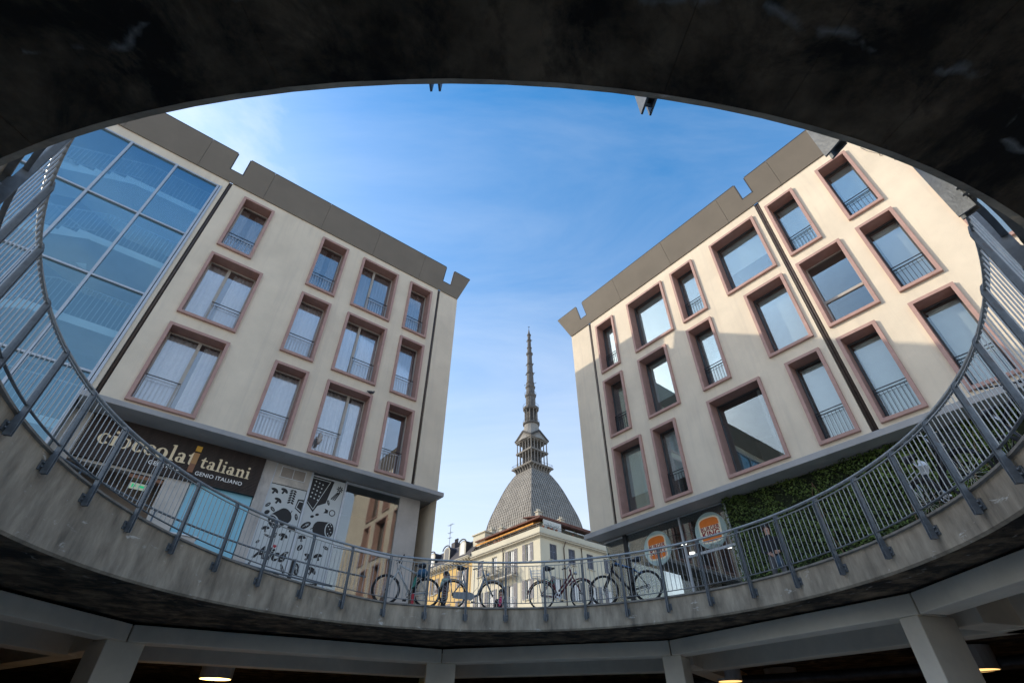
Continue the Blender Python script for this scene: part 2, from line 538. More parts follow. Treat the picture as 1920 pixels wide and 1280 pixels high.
def inst(name, src, parent=None, loc=None, rot=None):
    o = bpy.data.objects.new(name, src.data)
    COL.objects.link(o)
    if parent:
        o.parent = parent
    if loc is not None:
        o.location = loc
    if rot is not None:
        o.rotation_euler = rot
    return o
def text(body, size, m, parent, x, y, z, ext=0.004, bold=0.0, shear=0.0, align='LEFT', name='lettering', space=1.0, sx=1.0):
    cu = bpy.data.curves.new('t', 'FONT')
    cu.body = body
    cu.size = size
    cu.extrude = ext
    cu.offset = bold
    cu.shear = shear
    cu.align_x = align
    cu.space_character = space
    cu.resolution_u = 4
    cu.fill_mode = 'BOTH'
    t = bpy.data.objects.new('t', cu)
    COL.objects.link(t)
    dg = bpy.context.evaluated_depsgraph_get()
    me = bpy.data.meshes.new_from_object(t.evaluated_get(dg))
    bpy.data.objects.remove(t)
    me.materials.clear()
    me.materials.append(M[m])
    me.name = name
    o = obj(name, me, None, parent)
    o.rotation_euler = (PI / 2, 0, 0)
    o.scale = (sx, 1, 1)
    o.location = (x, y, z)
    return o

# ------------------------------------------------------------------ plaza with the round opening, garage below
RC = Vector((-0.25, 7.23, 0))     # centre of the opening
RR = 6.35                          # its radius
ZB = -0.523                        # underside of the slab
def ramp(az):
    """level of the paving along the rim: flat, then rising to the left"""
    a = ((az + 180) % 360) - 180
    if a > -26:
        return 0.0 if a < 150 else 0.0
    if a < -168:
        return max(0.0, 1.18 * (a + 180) / 12)
    return 0.0083 * (-26 - a)
def rp(az, r, z):
    a = R(az)
    return Vector((RC.x + r * math.sin(a), RC.y + r * math.cos(a), z))
STEP = 2.0
AZ = [-180 + STEP * i for i in range(int(360 / STEP))]

mb = MB()
rings = [6.35, 6.75, 8.0, 9.3, 14, 30, 80, 250, 900]
for az in AZ:
    for k, r in enumerate(rings):
        fade = 1.0 if r < 9 else (0.85 if r < 10 else (0.3 if r < 20 else 0))
        mb.v.append(tuple(rp(az, r, ramp(az) * fade)))
nR = len(rings)
for i in range(len(AZ)):
    j = (i + 1) % len(AZ)
    for k in range(nR - 1):
        mb.f.append([i * nR + k, j * nR + k, j * nR + k + 1, i * nR + k + 1]); mb.mi.append(0)
struct('plaza_paving', mb, 'paving')

# the slab rim: face, worn lower arris, underside
mb = MB()
prof = lambda az: [(6.345, ramp(az) + 0.0), (6.30, ramp(az) - 0.004), (6.30, ramp(az) - 0.035), (6.345, ramp(az) - 0.045), (6.35, ZB + 0.035), (6.385, ZB)]
for az in AZ:
    for r, z in prof(az):
        mb.v.append(tuple(rp(az, r, z)))
n = 6
for i in range(len(AZ)):
    j = (i + 1) % len(AZ)
    for k in range(n - 1):
        mb.f.append([i * n + k, j * n + k, j * n + k + 1, i * n + k + 1]); mb.mi.append(0 if k > 2 else 1)
struct('slab_rim', mb, ['fascia', 'curb'])

# board-marked concrete underside: rows of form boards, each slightly proud or recessed
mb = MB()
random.seed(3)
nb = 230
for i in range(nb):
    a0 = 360 * i / nb
    a1 = 360 * (i + 1) / nb
    z = ZB + random.random() * 0.005
    g = 0.003
    r0, r1 = 6.383, 8.5
    c = [rp(a0 + g, r0, z), rp(a1 - g, r0, z), rp(a1 - g, r1, z), rp(a0 + g, r1, z)]
    t = [Vector((p.x, p.y, ZB + 0.05)) for p in c]
    mb.add(c + t, [(0, 1, 2, 3), (0, 4, 5, 1), (1, 5, 6, 2), (2, 6, 7, 3), (3, 7, 4, 0)])
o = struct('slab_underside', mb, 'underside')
mb = MB()
for az in AZ:
    for r in (6.385, 8.4, 12, 20, 34):
        mb.v.append(tuple(rp(az, r, ZB + 0.032)))
for i in range(len(AZ)):
    j = (i + 1) % len(AZ)
    for k in range(4):
        mb.f.append([i * 5 + k, j * 5 + k, j * 5 + k + 1, i * 5 + k + 1]); mb.mi.append(0)
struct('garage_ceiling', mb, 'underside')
mb = MB()
mb.lathe([(34, -4.35), (34, ZB + 0.032)], 48, (RC.x, RC.y, 0))
mb.f = mb.f[:-2]; mb.mi = mb.mi[:-2]
struct('garage_wall', mb, 'garage_wall')
mb = MB()
mb.lathe([(0.01, -4.3), (12, -4.3), (34.2, -4.3)], 48, (RC.x, RC.y, 0))
mb.f = mb.f[:-2]; mb.mi = mb.mi[:-2]
struct('garage_floor', mb, 'garage_floor')

# columns and ring beams
V = [(-9.4, 5.0), (-8.5, 12.55), (-1.95, 16.25), (4.05, 14.55), (6.95, 9.35), (6.75, 3.0)]
BT, BB = ZB - 0.03, ZB - 0.36
nm = ['far left', 'left', 'centre', 'right', 'far right']
beam_lab = ['cream ring beam below the rim at the left edge of the picture', 'cream ring beam below the rim between the left and the middle column',
            'cream ring beam below the rim from the middle column to the right one', 'cream ring beam below the rim rising to the far right column', 'cream ring beam below the rim at the right edge of the picture']
for i in range(5):
    a, b = Vector((*V[i], 0)), Vector((*V[i + 1], 0))
    d = (b - a).normalized()
    nrm = Vector((d.y, -d.x, 0))
    if nrm.dot(RC - a) > 0:
        nrm = -nrm               # outward
    e = 0.10
    mb = MB()
    p0, p1 = a + d * 0.012, b - d * 0.012
    q0, q1 = p0 + nrm * 0.55 - d * 0.1, p1 + nrm * 0.55 + d * 0.1
    zt, zb = BT, BB
    mb.add([(*p0.xy, zb), (*p1.xy, zb), (*q1.xy, zb), (*q0.xy, zb), (*p0.xy, zt), (*p1.xy, zt), (*q1.xy, zt), (*q0.xy, zt)],
           [(0, 3, 2, 1), (4, 5, 6, 7), (0, 1, 5, 4), (1, 2, 6, 5), (2, 3, 7, 6), (3, 0, 4, 7)])
    o = obj('garage_beam', mb, 'garage_paint', bevel=0.015)
    tag(o, beam_lab[i], 'beam', 'ring beams of the garage')
    # second beam further back, lower
    mb = MB()
    s0, s1 = p0 + nrm * 1.9 - d * 0.9, p1 + nrm * 1.9 + d * 0.9
    t0, t1 = s0 + nrm * 0.5, s1 + nrm * 0.5
    zt, zb = ZB - 0.003, ZB - 0.52
    mb.add([(*s0.xy, zb), (*s1.xy, zb), (*t1.xy, zb), (*t0.xy, zb), (*s0.xy, zt), (*s1.xy, zt), (*t1.xy, zt), (*t0.xy, zt)],
           [(0, 3, 2, 1), (4, 5, 6, 7), (0, 1, 5, 4), (1, 2, 6, 5), (2, 3, 7, 6), (3, 0, 4, 7)])
    o = obj('garage_beam', mb, 'garage_paint', bevel=0.015)
    tag(o, beam_lab[i].replace('cream ring beam below the rim', 'shadowed rear beam behind the ring beam'), 'beam', 'rear beams of the garage')
col_lab = [None, 'cream square column in the lower left corner under the ring', 'cream column at the middle of the bottom edge under the bicycles',
           'cream column under the ring below the round burger signs', 'cream column in the lower right corner under the ring', None]
for i, (x, y) in enumerate(V):
    if not col_lab[i]:
        continue
    p = Vector((x, y, 0))
    out = (p - RC).normalized()
    tan = Vector((out.y, -out.x, 0))
    c = p + out * 0.40 - tan * (0.22 if i == 4 else 0.0)
    mb = MB()
    mb.obox((c.x, c.y, (BB - 4.3) / 2), tan, out, Vector((0, 0, 1)), (0.40, 0.40, 0.40, 0.24, 0.18)[i], 0.42, (4.3 + BB) / 2)
    o = obj('garage_column', mb, 'garage_paint', bevel=0.02)
    tag(o, col_lab[i], 'column', 'columns under the ring')
    mb = MB()   # radial beam running back from the column
    c2 = p + out * 5.2
    mb.obox((c2.x, c2.y, ZB - 0.25), tan, out, Vector((0, 0, 1)), 0.28, 4.2, 0.24)
    o = obj('garage_beam', mb, 'garage_paint', bevel=0.015)
    tag(o, ['', 'radial beam running back from the lower left column', 'radial beam running back from the middle column', 'radial beam running back from the column below the burger signs', 'radial beam running back from the lower right column'][i], 'beam', 'radial beams of the garage')
mb = MB()
mb.tube([rp(a, 15.5, ZB - 0.42) for a in range(20, 86, 3)], 0.16, 10)
tag(obj('ventilation_duct', mb, 'duct', smooth=True), 'dark metal duct along the garage ceiling at lower right', 'duct')
lamps = [((-9.3, 18.6), 0.44, 'bright oval ceiling lamp in the lower left of the garage'), ((7.0, 18.9), 0.35, 'small ceiling lamp just right of the column below the burger signs'),
         ((9.6, 20.9), 0.5, 'flat ceiling lamp between the two right columns'), ((12.5, 15.7), 0.5, 'ceiling lamp right of the lower right column')]
for (x, y), r, lb in lamps:
    t = thing('ceiling_lamp', lb, 'lamp', (x, y, ZB - 0.55), 0, 'lit garage ceiling lamps')
    m2 = MB(); m2.lathe([(r * 1.08, 0), (r * 1.08, 0.54)], 24)
    obj('housing', m2, 'white_box', t)
    m2 = MB(); m2.lathe([(r, -0.012), (r, -0.002)], 24)
    obj('diffuser', m2, 'lamp_warm' if x < 0 else 'lamp_dim', t)
for (x, y), lb in (((-5.2, 23.1), 'small green exit sign at the bottom edge left of the middle column'), ((5.0, 22.8), 'small green exit sign at the bottom edge left of the column below the burger signs')):
    t = thing('exit_sign', lb, 'exit sign', (x, y, -1.16), 0, 'garage exit signs')
    m2 = MB(); m2.box(-0.27, 0.27, 0, 0.06, 0, 0.26); obj('panel', m2, 'exit_green', t)
    m2 = MB(); m2.box(-0.03, 0.2, -0.004, -0.002, 0.11, 0.15); m2.add([(-0.14, -0.004, 0.13), (-0.03, -0.004, 0.06), (-0.03, -0.004, 0.20)], [(0, 1, 2)])
    obj('arrow', m2, 'exit_white', t)
    m2 = MB(); m2.tube([(0, 0.03, 0.26), (0, 0.03, 0.65)], 0.012, 6); obj('hanger', m2, 'iron', t)

# ------------------------------------------------------------------ railing round the opening
rail = thing('guard_railing', 'blue-grey steel guard railing with vertical bars round the circular opening', 'railing', (RC.x, RC.y, 0))
def lp(az, r, z):
    a = R(az)
    return Vector((r * math.sin(a), r * math.cos(a), z))
# one post, built at azimuth 0 with the paving at z = 0: two flat plates bolted to the rim, bending back at the top to the handrail
mb = MB()
for s in (-1, 1):
    x = 0.020 * s
    pr = [(6.335, -0.33), (6.215, -0.33), (6.235, 0.93), (6.27, 1.0), (6.33, 1.035), (6.355, 1.0), (6.31, 0.94), (6.30, 0.86), (6.295, -0.02), (6.285, -0.04), (6.285, -0.26), (6.335, -0.30)]
    pr = [(6.30, -0.34), (6.212, -0.34), (6.222, 0.92), (6.245, 0.99), (6.30, 1.03), (6.335, 1.0), (6.30, 0.95), (6.285, 0.88), (6.285, -0.05), (6.30, -0.07)]
    mb.prism(pr, lambda a, b, d: (d, a, b), x - 0.005, x + 0.005)
mb.box(-0.014, 0.014, 6.240, 6.256, -0.32, 0.9)
post_me = mb.mesh('post', 'steel_paint')
mb = MB()
mb.box(-0.062, 0.062, 6.322, 6.342, -0.29, -0.16)
mb.box(-0.014, 0.014, 6.25, 6.318, -0.28, -0.14)
for sx in (-0.045, 0.045):
    for z in (-0.26, -0.20):
        mb.lathe([(0.014, 0), (0.014, 0.02)], 6, (sx, 6.30, z))
plate_me = mb.mesh('base_plate', 'steel_paint')
mb = MB(); mb.tube([(0, 0, 0), (0, 0, 1)], 0.0075, 6)
bal_me = mb.mesh('baluster', 'steel_galv')
for k in range(40):
    az = 1 + 9 * k
    z0 = ramp(az)
    p = bpy.data.objects.new('post', post_me); COL.objects.link(p); p.parent = rail
    p.rotation_euler = (0, 0, -R(az)); p.location = (0, 0, z0)
    q = bpy.data.objects.new('base_plate', plate_me); COL.objects.link(q); q.parent = p
NB = 9
for k in range(-17, 16):
    az0 = 1 + 9 * k
    for j in range(NB):
        az = az0 + 9 * (j + 0.75) / (NB + 0.5)
        z0 = ramp(az) + 0.075
        o = bpy.data.objects.new('baluster', bal_me); COL.objects.link(o); o.parent = rail
        o.location = lp(az, 6.262, z0); o.scale = (1, 1, 0.855 + random.uniform(-.002, .002))
sp = [1.5 * i for i in range(-116, 112)]
mb = MB(); mb.tube([lp(a, 6.33, ramp(a) + 1.045) for a in sp], 0.027, 10)
obj('top_rail', mb, 'steel_galv', rail, smooth=True)
def flatrail(z, w, d, r=6.262):
    m2 = MB()
    for a in sp:
        for rr, zz in ((r - w, z - d), (r + w, z - d), (r + w, z + d), (r - w, z + d)):
            m2.v.append(tuple(lp(a, rr, ramp(a) + zz)))
    for i in range(len(sp) - 1):
        for k in range(4):
            l = (k + 1) % 4
            m2.f.append([i * 4 + k, i * 4 + l, i * 4 + 4 + l, i * 4 + 4 + k]); m2.mi.append(0)
    return m2
obj('upper_rail', flatrail(0.935, 0.017, 0.006), 'steel_galv', rail)
obj('lower_rail', flatrail(0.075, 0.020, 0.006), 'steel_paint', rail)

# wall-side handrail of the rising walkway on the left
hr = thing('ramp_handrail', 'dark double tube handrail of the rising walkway on the left', 'handrail', (RC.x, RC.y, 0))
for z, r, a0, a1 in ((0.80, 7.75, -150, -28), (0.42, 7.75, -150, -34)):
    mb = MB(); mb.tube([lp(a0 + (a1 - a0) * i / 60, r, ramp(a0 + (a1 - a0) * i / 60) + z) for i in range(61)], 0.022, 8)
    obj('tube', mb, 'steel_paint', hr, smooth=True)
for a in range(-146, -30, 13):
    mb = MB(); mb.tube([lp(a, 7.75, ramp(a)), lp(a, 7.75, ramp(a) + 0.8)], 0.018, 8)
    obj('stanchion', mb, 'steel_paint', hr, smooth=True)

# ------------------------------------------------------------------ the two facing blocks
DL, DR = 15.57, 14.70
AZL, AZR = R(52.03), R(-38.303)
nL = Vector((math.cos(AZL), -math.sin(AZL), 0))
nRr = Vector((math.cos(AZR), -math.sin(AZR), 0))
rotL = PI / 2 - AZL
rotR = math.atan2(-math.cos(AZR), -math.sin(AZR))
LB = thing('corner_block', 'cream rendered block on the left with pink framed windows and glazed stairwell', 'building', nL * -DL, rotL)
RB = thing('corner_block', 'cream rendered block on the right with pink framed windows above a green wall', 'building', nRr * DR, rotR)

def holed_wall(x0, x1, z0, z1, holes, y=0.0, dx=2.0):
    m2 = MB()
    xs = sorted(set([x0, x1] + [v for h in holes for v in h[:2]]))
    zs = sorted(set([z0, z1] + [v for h in holes for v in h[2:]]))
    for i in range(len(xs) - 1):
        for j in range(len(zs) - 1):
            cx, cz = (xs[i] + xs[i + 1]) / 2, (zs[j] + zs[j + 1]) / 2
            if any(h[0] < cx < h[1] and h[2] < cz < h[3] for h in holes):
                continue
            m2.quad((xs[i], y, zs[j]), (xs[i + 1], y, zs[j]), (xs[i + 1], y, zs[j + 1]), (xs[i], y, zs[j + 1]))
    bm_fix = m2
    return bm_fix

def surround(x0, x1, z0, z1, yf=-0.09, yb=0.42, w=0.10):
    m2 = MB()
    O = [(x0, z0), (x1, z0), (x1, z1), (x0, z1)]
    I = [(x0 + w, z0 + w), (x1 - w, z0 + w), (x1 - w, z1 - w), (x0 + w, z1 - w)]
    vs_ = [(a, yf, b) for a, b in O] + [(a, yf, b) for a, b in I] + [(a, yb, b) for a, b in O] + [(a, yb, b) for a, b in I]
    fs = []
    for k in range(4):
        l = (k + 1) % 4
        fs += [(k, l, 4 + l, 4 + k), (4 + k, 4 + l, 12 + l, 12 + k), (8 + l, 8 + k, 12 + k, 12 + l), (l, k, 8 + k, 8 + l)]
    return m2.add(vs_, fs)

def curtain_mesh(x0, x1, z0, z1, y, seed, open_at=None):
    rnd = random.Random(seed)
    m2 = MB()
    n = max(6, int((x1 - x0) / 0.02))
    ph = rnd.random() * 6
    cols = []
    for i in range(n + 1):
        x = x0 + (x1 - x0) * i / n
        yy = y + 0.022 * math.sin(x * 46 + ph) + 0.016 * math.sin(x * 19 + ph * 2)
        cols.append((x, yy))
    for i, (x, yy) in enumerate(cols):
        m2.v.append((x, yy, z0)); m2.v.append((x, yy, z1))
    for i in range(n):
        m2.f.append([2 * i, 2 * i + 2, 2 * i + 3, 2 * i + 1]); m2.mi.append(0)
    return m2

def balustrade(x0, x1, z0, y, top='iron', bars='iron_light', h=1.0, dark=False):
    m2 = MB()
    m2.box(x0, x1, y - 0.014, y + 0.014, z0 + h - 0.02, z0 + h)
    m2.cur = 1
    m2.box(x0, x1, y - 0.010, y + 0.010, z0 + h - 0.12, z0 + h - 0.105)
    m2.box(x0, x1, y - 0.010, y + 0.010, z0 + 0.05, z0 + 0.065)
    n = max(3, int((x1 - x0) / 0.105))
    for i in range(n + 1):
        x = x0 + 0.006 + (x1 - x0 - 0.012) * i / n
        m2.box(x - 0.006, x + 0.006, y - 0.006, y + 0.006, z0 + 0.065, z0 + h - 0.12)
    for x in (x0 + 0.012, x1 - 0.012):
        m2.box(x - 0.012, x + 0.012, y + 0.011, y + 0.035, z0, z0 + h - 0.021)
    return m2, ['iron', 'iron' if dark else 'iron_light']

def window(parent, x0, x1, z0, z1, style, seed):
    rnd = random.Random(seed)
    w = 0.10
    so = obj('window', surround(x0, x1, z0, z1), 'pink_frame', parent, bevel=0.004)
    ix0, ix1, iz0, iz1 = x0 + w, x1 - w, z0 + w, z1 - w
    hotel = style.startswith('h')
    sm = 'sash_beige' if hotel else 'sash_dark'
    fw = 0.05
    m2 = MB()
    ya, yb = 0.355, 0.415
    m2.box(ix0, ix0 + fw, ya, yb, iz0, iz1)
    m2.box(ix1 - fw, ix1, ya, yb, iz0, iz1)
    m2.box(ix0 + fw, ix1 - fw, ya, yb, iz0, iz0 + fw)
    m2.box(ix0 + fw, ix1 - fw, ya, yb, iz1 - fw, iz1)
    cuts = []
    if 'm' in style:                         # one upright, off centre
        fr = 0.42 if '<' in style else 0.58
        xm = ix0 + (ix1 - ix0) * fr
        m2.box(xm - 0.05, xm + 0.05, ya - 0.01, yb, iz0 + fw, iz1 - fw)
        cuts = [xm]
    if 't' in style:                         # one transom
        zm = iz0 + (iz1 - iz0) * 0.40
        m2.box(ix0 + fw, ix1 - fw, ya - 0.01, yb, zm - 0.05, zm + 0.05)
    obj('sash', m2, 'sash_beige' if 't' in style else sm, so, bevel=0.006)
    edges = [ix0 + fw] + cuts + [ix1 - fw]
    for i in range(len(edges) - 1):
        a = edges[i] + (0.05 if i else 0)
        b = edges[i + 1] - (0.05 if i < len(edges) - 2 else 0)
        zz = [iz0 + fw, iz1 - fw]
        if 't' in style:
            zz = [iz0 + fw, zm - 0.05, zm + 0.05, iz1 - fw]
        for q in range(0, len(zz), 2):
            m3 = MB(); m3.box(a - 0.004, b + 0.004, 0.382, 0.388, zz[q] - 0.004, zz[q + 1] + 0.004)
            obj('glass_pane', m3, 'pane' if hotel else 'pane_office', so)
    # what hangs behind the glass
    if hotel:
        if 'd' in style:                     # drawn aside, room dark
            obj('curtain', curtain_mesh(ix0 + 0.02, ix0 + (ix1 - ix0) * 0.34, iz0, iz1, 0.56, seed), 'curtain', so, smooth=True)
        elif 'g' in style:                   # gap in the middle
            xm = (ix0 + ix1) / 2 + rnd.uniform(-.08, .08)
            obj('curtain', curtain_mesh(ix0 + 0.02, xm - 0.09, iz0, iz1, 0.56, seed), 'curtain', so, smooth=True)
            obj('curtain', curtain_mesh(xm + 0.12, ix1 - 0.02, iz0, iz1, 0.57, seed + 1), 'curtain', so, smooth=True)
        elif cuts:
            g = rnd.uniform(0.12, 0.22)
            obj('curtain', curtain_mesh(ix0 + 0.02, cuts[0] - 0.02, iz0, iz1, 0.56, seed), 'curtain', so, smooth=True)
            obj('curtain', curtain_mesh(cuts[0] + g, ix1 - 0.02, iz0, iz1, 0.57, seed + 1), 'curtain', so, smooth=True)
        else:
            obj('curtain', curtain_mesh(ix0 + 0.02, ix1 - 0.02, iz0, iz1, 0.56, seed), 'curtain', so, smooth=True)
    else:
        drop = {'f': 1.0, 'l': 0.72, 'q': 0.55, 'n': 0.0}[style[1]]
        if drop:
            m3 = MB(); m3.box(ix0 + 0.10, ix1 - 0.02, 0.52, 0.523, iz1 - 0.12 - (iz1 - iz0 - 0.2) * drop, iz1 - 0.10)
            obj('roller_blind', m3, 'blind', so)
            m3 = MB(); m3.tube([(ix0 + 0.08, 0.52, iz1 - 0.09), (ix1 - 0.01, 0.52, iz1 - 0.09)], 0.03, 8)
            obj('blind_roller', m3, 'blind', so, smooth=True)
    if 'r' in style:
        a, b = ix0 + 0.01, ix1 - 0.01
        if cuts:
            if '<' in style:
                a = cuts[0] - 0.03
            else:
                b = cuts[0] + 0.03
        m3, ms = balustrade(a, b, iz0 + 0.002, 0.30, dark=not hotel)
        obj('balustrade', m3, ms, so)
    return so

def parapet(parent, x0, x1, joints, notches, zb, zt, out, coping=0.03):
    """flared cladding: every panel a part; notches are open slots in the upper half"""
    L = math.hypot(zt - zb, out)
    dy, dz = -out / L, (zt - zb) / L
    ny, nz = -dz, dy                   # outward normal of the slope (y, z)
    def fn(a, b, d):
        return (a, dy * b + ny * d, zb + dz * b + nz * d)
    hb = L * 0.38
    edges = [x0] + joints + [x1]
    for i in range(len(edges) - 1):
        a, b = edges[i] + 0.005, edges[i + 1] - 0.005
        if i:
            mj = MB(); mj.prism([(edges[i] - 0.05, 0.01), (edges[i] + 0.05, 0.01), (edges[i] + 0.05, L - 0.01), (edges[i] - 0.05, L - 0.01)], fn, -0.03, -0.004); obj('joint_strip', mj, 'parapet_edge', parent)
        poly = [(a, 0), (b, 0), (b, L)]
        nn = [q for q in notches if a < q[0] and q[1] < b]
        for q in nn:
            poly += [(q[1], L), (q[1], hb), (q[0], hb), (q[0], L)]
        poly.append((a, L))
        # taper the free corners with the flare
        if i == 0 and x0 < x1 and parent is RB:
            poly = [(p[0] - (out * p[1] / L if abs(p[0] - a) < 1e-6 else 0), p[1]) for p in poly]
        if i == len(edges) - 2 and parent is LB:
            poly = [(p[0] + (out * p[1] / L if abs(p[0] - b) < 1e-6 else 0), p[1]) for p in poly]
        m2 = MB(); m2.prism(poly, fn, 0.0, 0.05)
        pp = obj('parapet_panel', m2, 'parapet', parent)
        m3 = MB()
        top = [p for p in poly if p[1] > 1e-6]
        seq = poly[2:] if len(poly) > 3 else poly
        for u in range(2, len(poly) - 1):
            p, q = poly[u], poly[u + 1]
            A, B = Vector(fn(p[0], p[1], 0.03)), Vector(fn(q[0], q[1], 0.03))
            m3.bar(A, B, 0.085, 0.035, up=(0, ny, nz))
        obj('coping', m3, 'parapet_edge', pp)
        if i == len(edges) - 2 and parent is LB or i == 0 and parent is RB:
            # return of the cladding round the corner
            s = 1 if parent is LB else -1
            xc = x1 if parent is LB else x0
            m4 = MB()
            P = [(xc, 0.0, zb), (xc + s * out, -out, zt), (xc + s * out, 8, zt), (xc, 8, zb)]
            Q = [(p[0] - s * 0.05, p[1], p[2]) for p in P]
            m4.add(P + Q, [(0, 1, 2, 3), (7, 6, 5, 4), (0, 4, 5, 1), (1, 5, 6, 2), (2, 6, 7, 3), (3, 7, 4, 0)])
            obj('parapet_panel', m4, 'parapet', parent)

k = 1.557
cols = {1: (-1.394, -0.21), 11: (-1.394, 0.374), 2: (1.83, 3.013), 3: (3.69, 5.45), 4: (6.065, 7.24)}
rowsL = {'A': (11.26, 14.14), 'B': (7.97, 10.83), 'C': (4.68, 7.52)}
Lw = [('A', 1, 'hgr'), ('A', 2, 'hgr'), ('A', 3, 'hm<r'), ('A', 4, 'hr'), ('B', 11, 'hm<r'), ('B', 2, 'hr'), ('B', 3, 'hm<r'), ('B', 4, 'hr'),
      ('C', 11, 'hm>r'), ('C', 2, 'hr'), ('C', 3, 'hm>r'), ('C', 4, 'hdr')]
holes = []
for i, (r_, c_, st) in enumerate(Lw):
    a, b = cols[c_]
    z0, z1 = rowsL[r_]
    window(LB, a, b, z0, z1, st, 100 + i * 7)
    holes.append((a + 0.02, b - 0.02, z0 + 0.02, z1 - 0.02))
XC = 8.66
ZL = 14.55
ch = [(7.54, 7.67, 4.3, ZL), (-2.08, -1.95, 4.3, ZL)]
mb = holed_wall(-2.27, XC, 4.42, ZL, holes + [(a, b, 4.42, ZL) for a, b, _, _ in ch])
mb.quad((-16, 0, 14.10), (-2.27, 0, 14.10), (-2.27, 0, ZL), (-16, 0, ZL))
for a, b, z0, z1 in ch:      # recessed drainpipe chases
    mb.quad((a, 0, 4.42), (a, 0.09, 4.42), (a, 0.09, ZL), (a, 0, ZL))
    mb.quad((b, 0.09, 4.42), (b, 0, 4.42), (b, 0, ZL), (b, 0.09, ZL))
    mb.quad((a, 0.09, 4.42), (b, 0.09, 4.42), (b, 0.09, ZL), (a, 0.09, ZL))
mb.quad((XC, 0, 0), (XC, 12, 0), (XC, 12, ZL), (XC, 0, ZL))
mb.v = [tuple(v) for v in mb.v]
w_ = mb
obj('wall', mb, 'plaster', LB, fix=False)
for a, b, z0, z1 in ch:
    m2 = MB(); m2.tube([((a + b) / 2, 0.045, 4.5), ((a + b) / 2, 0.045, ZL)], 0.036, 10)
    dp = obj('drainpipe', m2, 'pipe_brown', LB, smooth=True)
    m2 = MB(); m2.box(a + 0.002, b - 0.002, 0.084, 0.088, 4.43, ZL); obj('chase_lining', m2, 'pipe_brown', dp)
mb = MB(); mb.box(-16, XC - 0.002, 0.05, 12, ZL - 0.05, ZL + 0.03); obj('roof', mb, 'parapet', LB)
for i, z in enumerate((4.42, 7.72, 11.02)):
    mb = MB(); mb.box(-2.2, XC - 0.01, 0.43, 9, z - 0.12, z + 0.12); obj('floor_slab', mb, 'interior', LB)
mb = MB(); mb.box(-2.2, XC - 0.01, 4.0, 4.1, 0, ZL - 0.06); obj('inner_wall', mb, 'interior', LB)
for x in (0.95, 3.35, 5.75):
    mb = MB(); mb.box(x - 0.06, x + 0.06, 0.43, 4.0, 4.54, ZL - 0.06); obj('partition', mb, 'interior', LB)
parapet(LB, -16, XC, [-10.6, -8.13, -5.69, -3.25, -0.81, 1.62, 4.03, 6.42], [(-2.30, -1.78), (7.62, 8.12)], ZL, 15.85, 0.39)
# canopy slab over the shops
mb = MB(); mb.box(-2.26, XC + 0.08, -0.35, 0.9, 4.32, 4.47); cp = obj('canopy_slab', mb, 'canopy', LB, bevel=0.01)

# glazed stairwell
GX = [-2.33, -3.76, -5.20, -6.64, -8.08, -9.52, -10.96]
GZ = [14.06, 11.10, 8.15, 5.18, 2.20, 0.05]
cw = MB()
for x in GX:
    cw.box(x - 0.035, x + 0.035, -0.03, 0.10, 0.0, 14.1)
for z in GZ:
    for i in range(len(GX) - 1):
        cw.box(GX[i + 1] + 0.035, GX[i] - 0.035, -0.025, 0.095, z - 0.03, z + 0.03)
cwo = obj('glazing_frame', cw, 'alu', LB)
for i in range(len(GX) - 1):
    for j in range(len(GZ) - 1):
        mb = MB(); mb.box(GX[i + 1] + 0.03, GX[i] - 0.03, 0.035, 0.045, GZ[j + 1] + 0.025, GZ[j] - 0.025)
        obj('glass_pane', mb, 'pane_stair', cwo)
m2 = MB(); m2.box(-2.27, -2.20, -0.04, 0.02, 4.47, 14.1); obj('corner_trim', m2, 'alu', cwo)
stw = MB()
stw.quad((-11, 4.4, 0), (-2.3, 4.4, 0), (-2.3, 4.4, 14.5), (-11, 4.4, 14.5))
stw.quad((-11, 0.2, 0), (-11, 4.4, 0), (-11, 4.4, 14.5), (-11, 0.2, 14.5))
stw.quad((-2.32, 0.2, 0), (-2.32, 4.4, 0), (-2.32, 4.4, 14.5), (-2.32, 0.2, 14.5))
stw.quad((-11, 0.2, 14.3), (-2.3, 0.2, 14.3), (-2.3, 4.4, 14.3), (-11, 4.4, 14.3))
obj('stairwell_wall', stw, 'stair_wall', LB)
def flight(x0, z0, x1, z1, ya, yb, name='stair_flight'):
    """concrete flight: saw-tooth top, sloping soffit, with its own balustrade"""
    n = 9
    dx, dz = (x1 - x0) / n, (z1 - z0) / n
    top = []
    for i in range(n):
        top += [(x0 + dx * i, z0 + dz * (i + 1)), (x0 + dx * (i + 1), z0 + dz * (i + 1))]
    poly = [(x0, z0)] + top + [(x1, z1 - 0.22), (x0, z0 - 0.22)]
    m3 = MB(); m3.prism(poly, lambda a, b, d: (a, d, b), ya, yb)
    f = obj(name, m3, 'stair_white', LB)
    m3 = MB()
    for y in (ya + 0.03,):
        m3.tube([(x0, y, z0 + 1.05), (x1, y, z1 + 1.05)], 0.022, 6)
        m3.tube([(x0, y, z0 + 0.22), (x1, y, z1 + 0.22)], 0.012, 6)
        for i in range(33):
            t = i / 32
            m3.box(x0 + (x1 - x0) * t - 0.008, x0 + (x1 - x0) * t + 0.008, y - 0.008, y + 0.008, z0 + (z1 - z0) * t + 0.2, z0 + (z1 - z0) * t + 1.04)
    obj('balustrade', m3, 'alu', f)
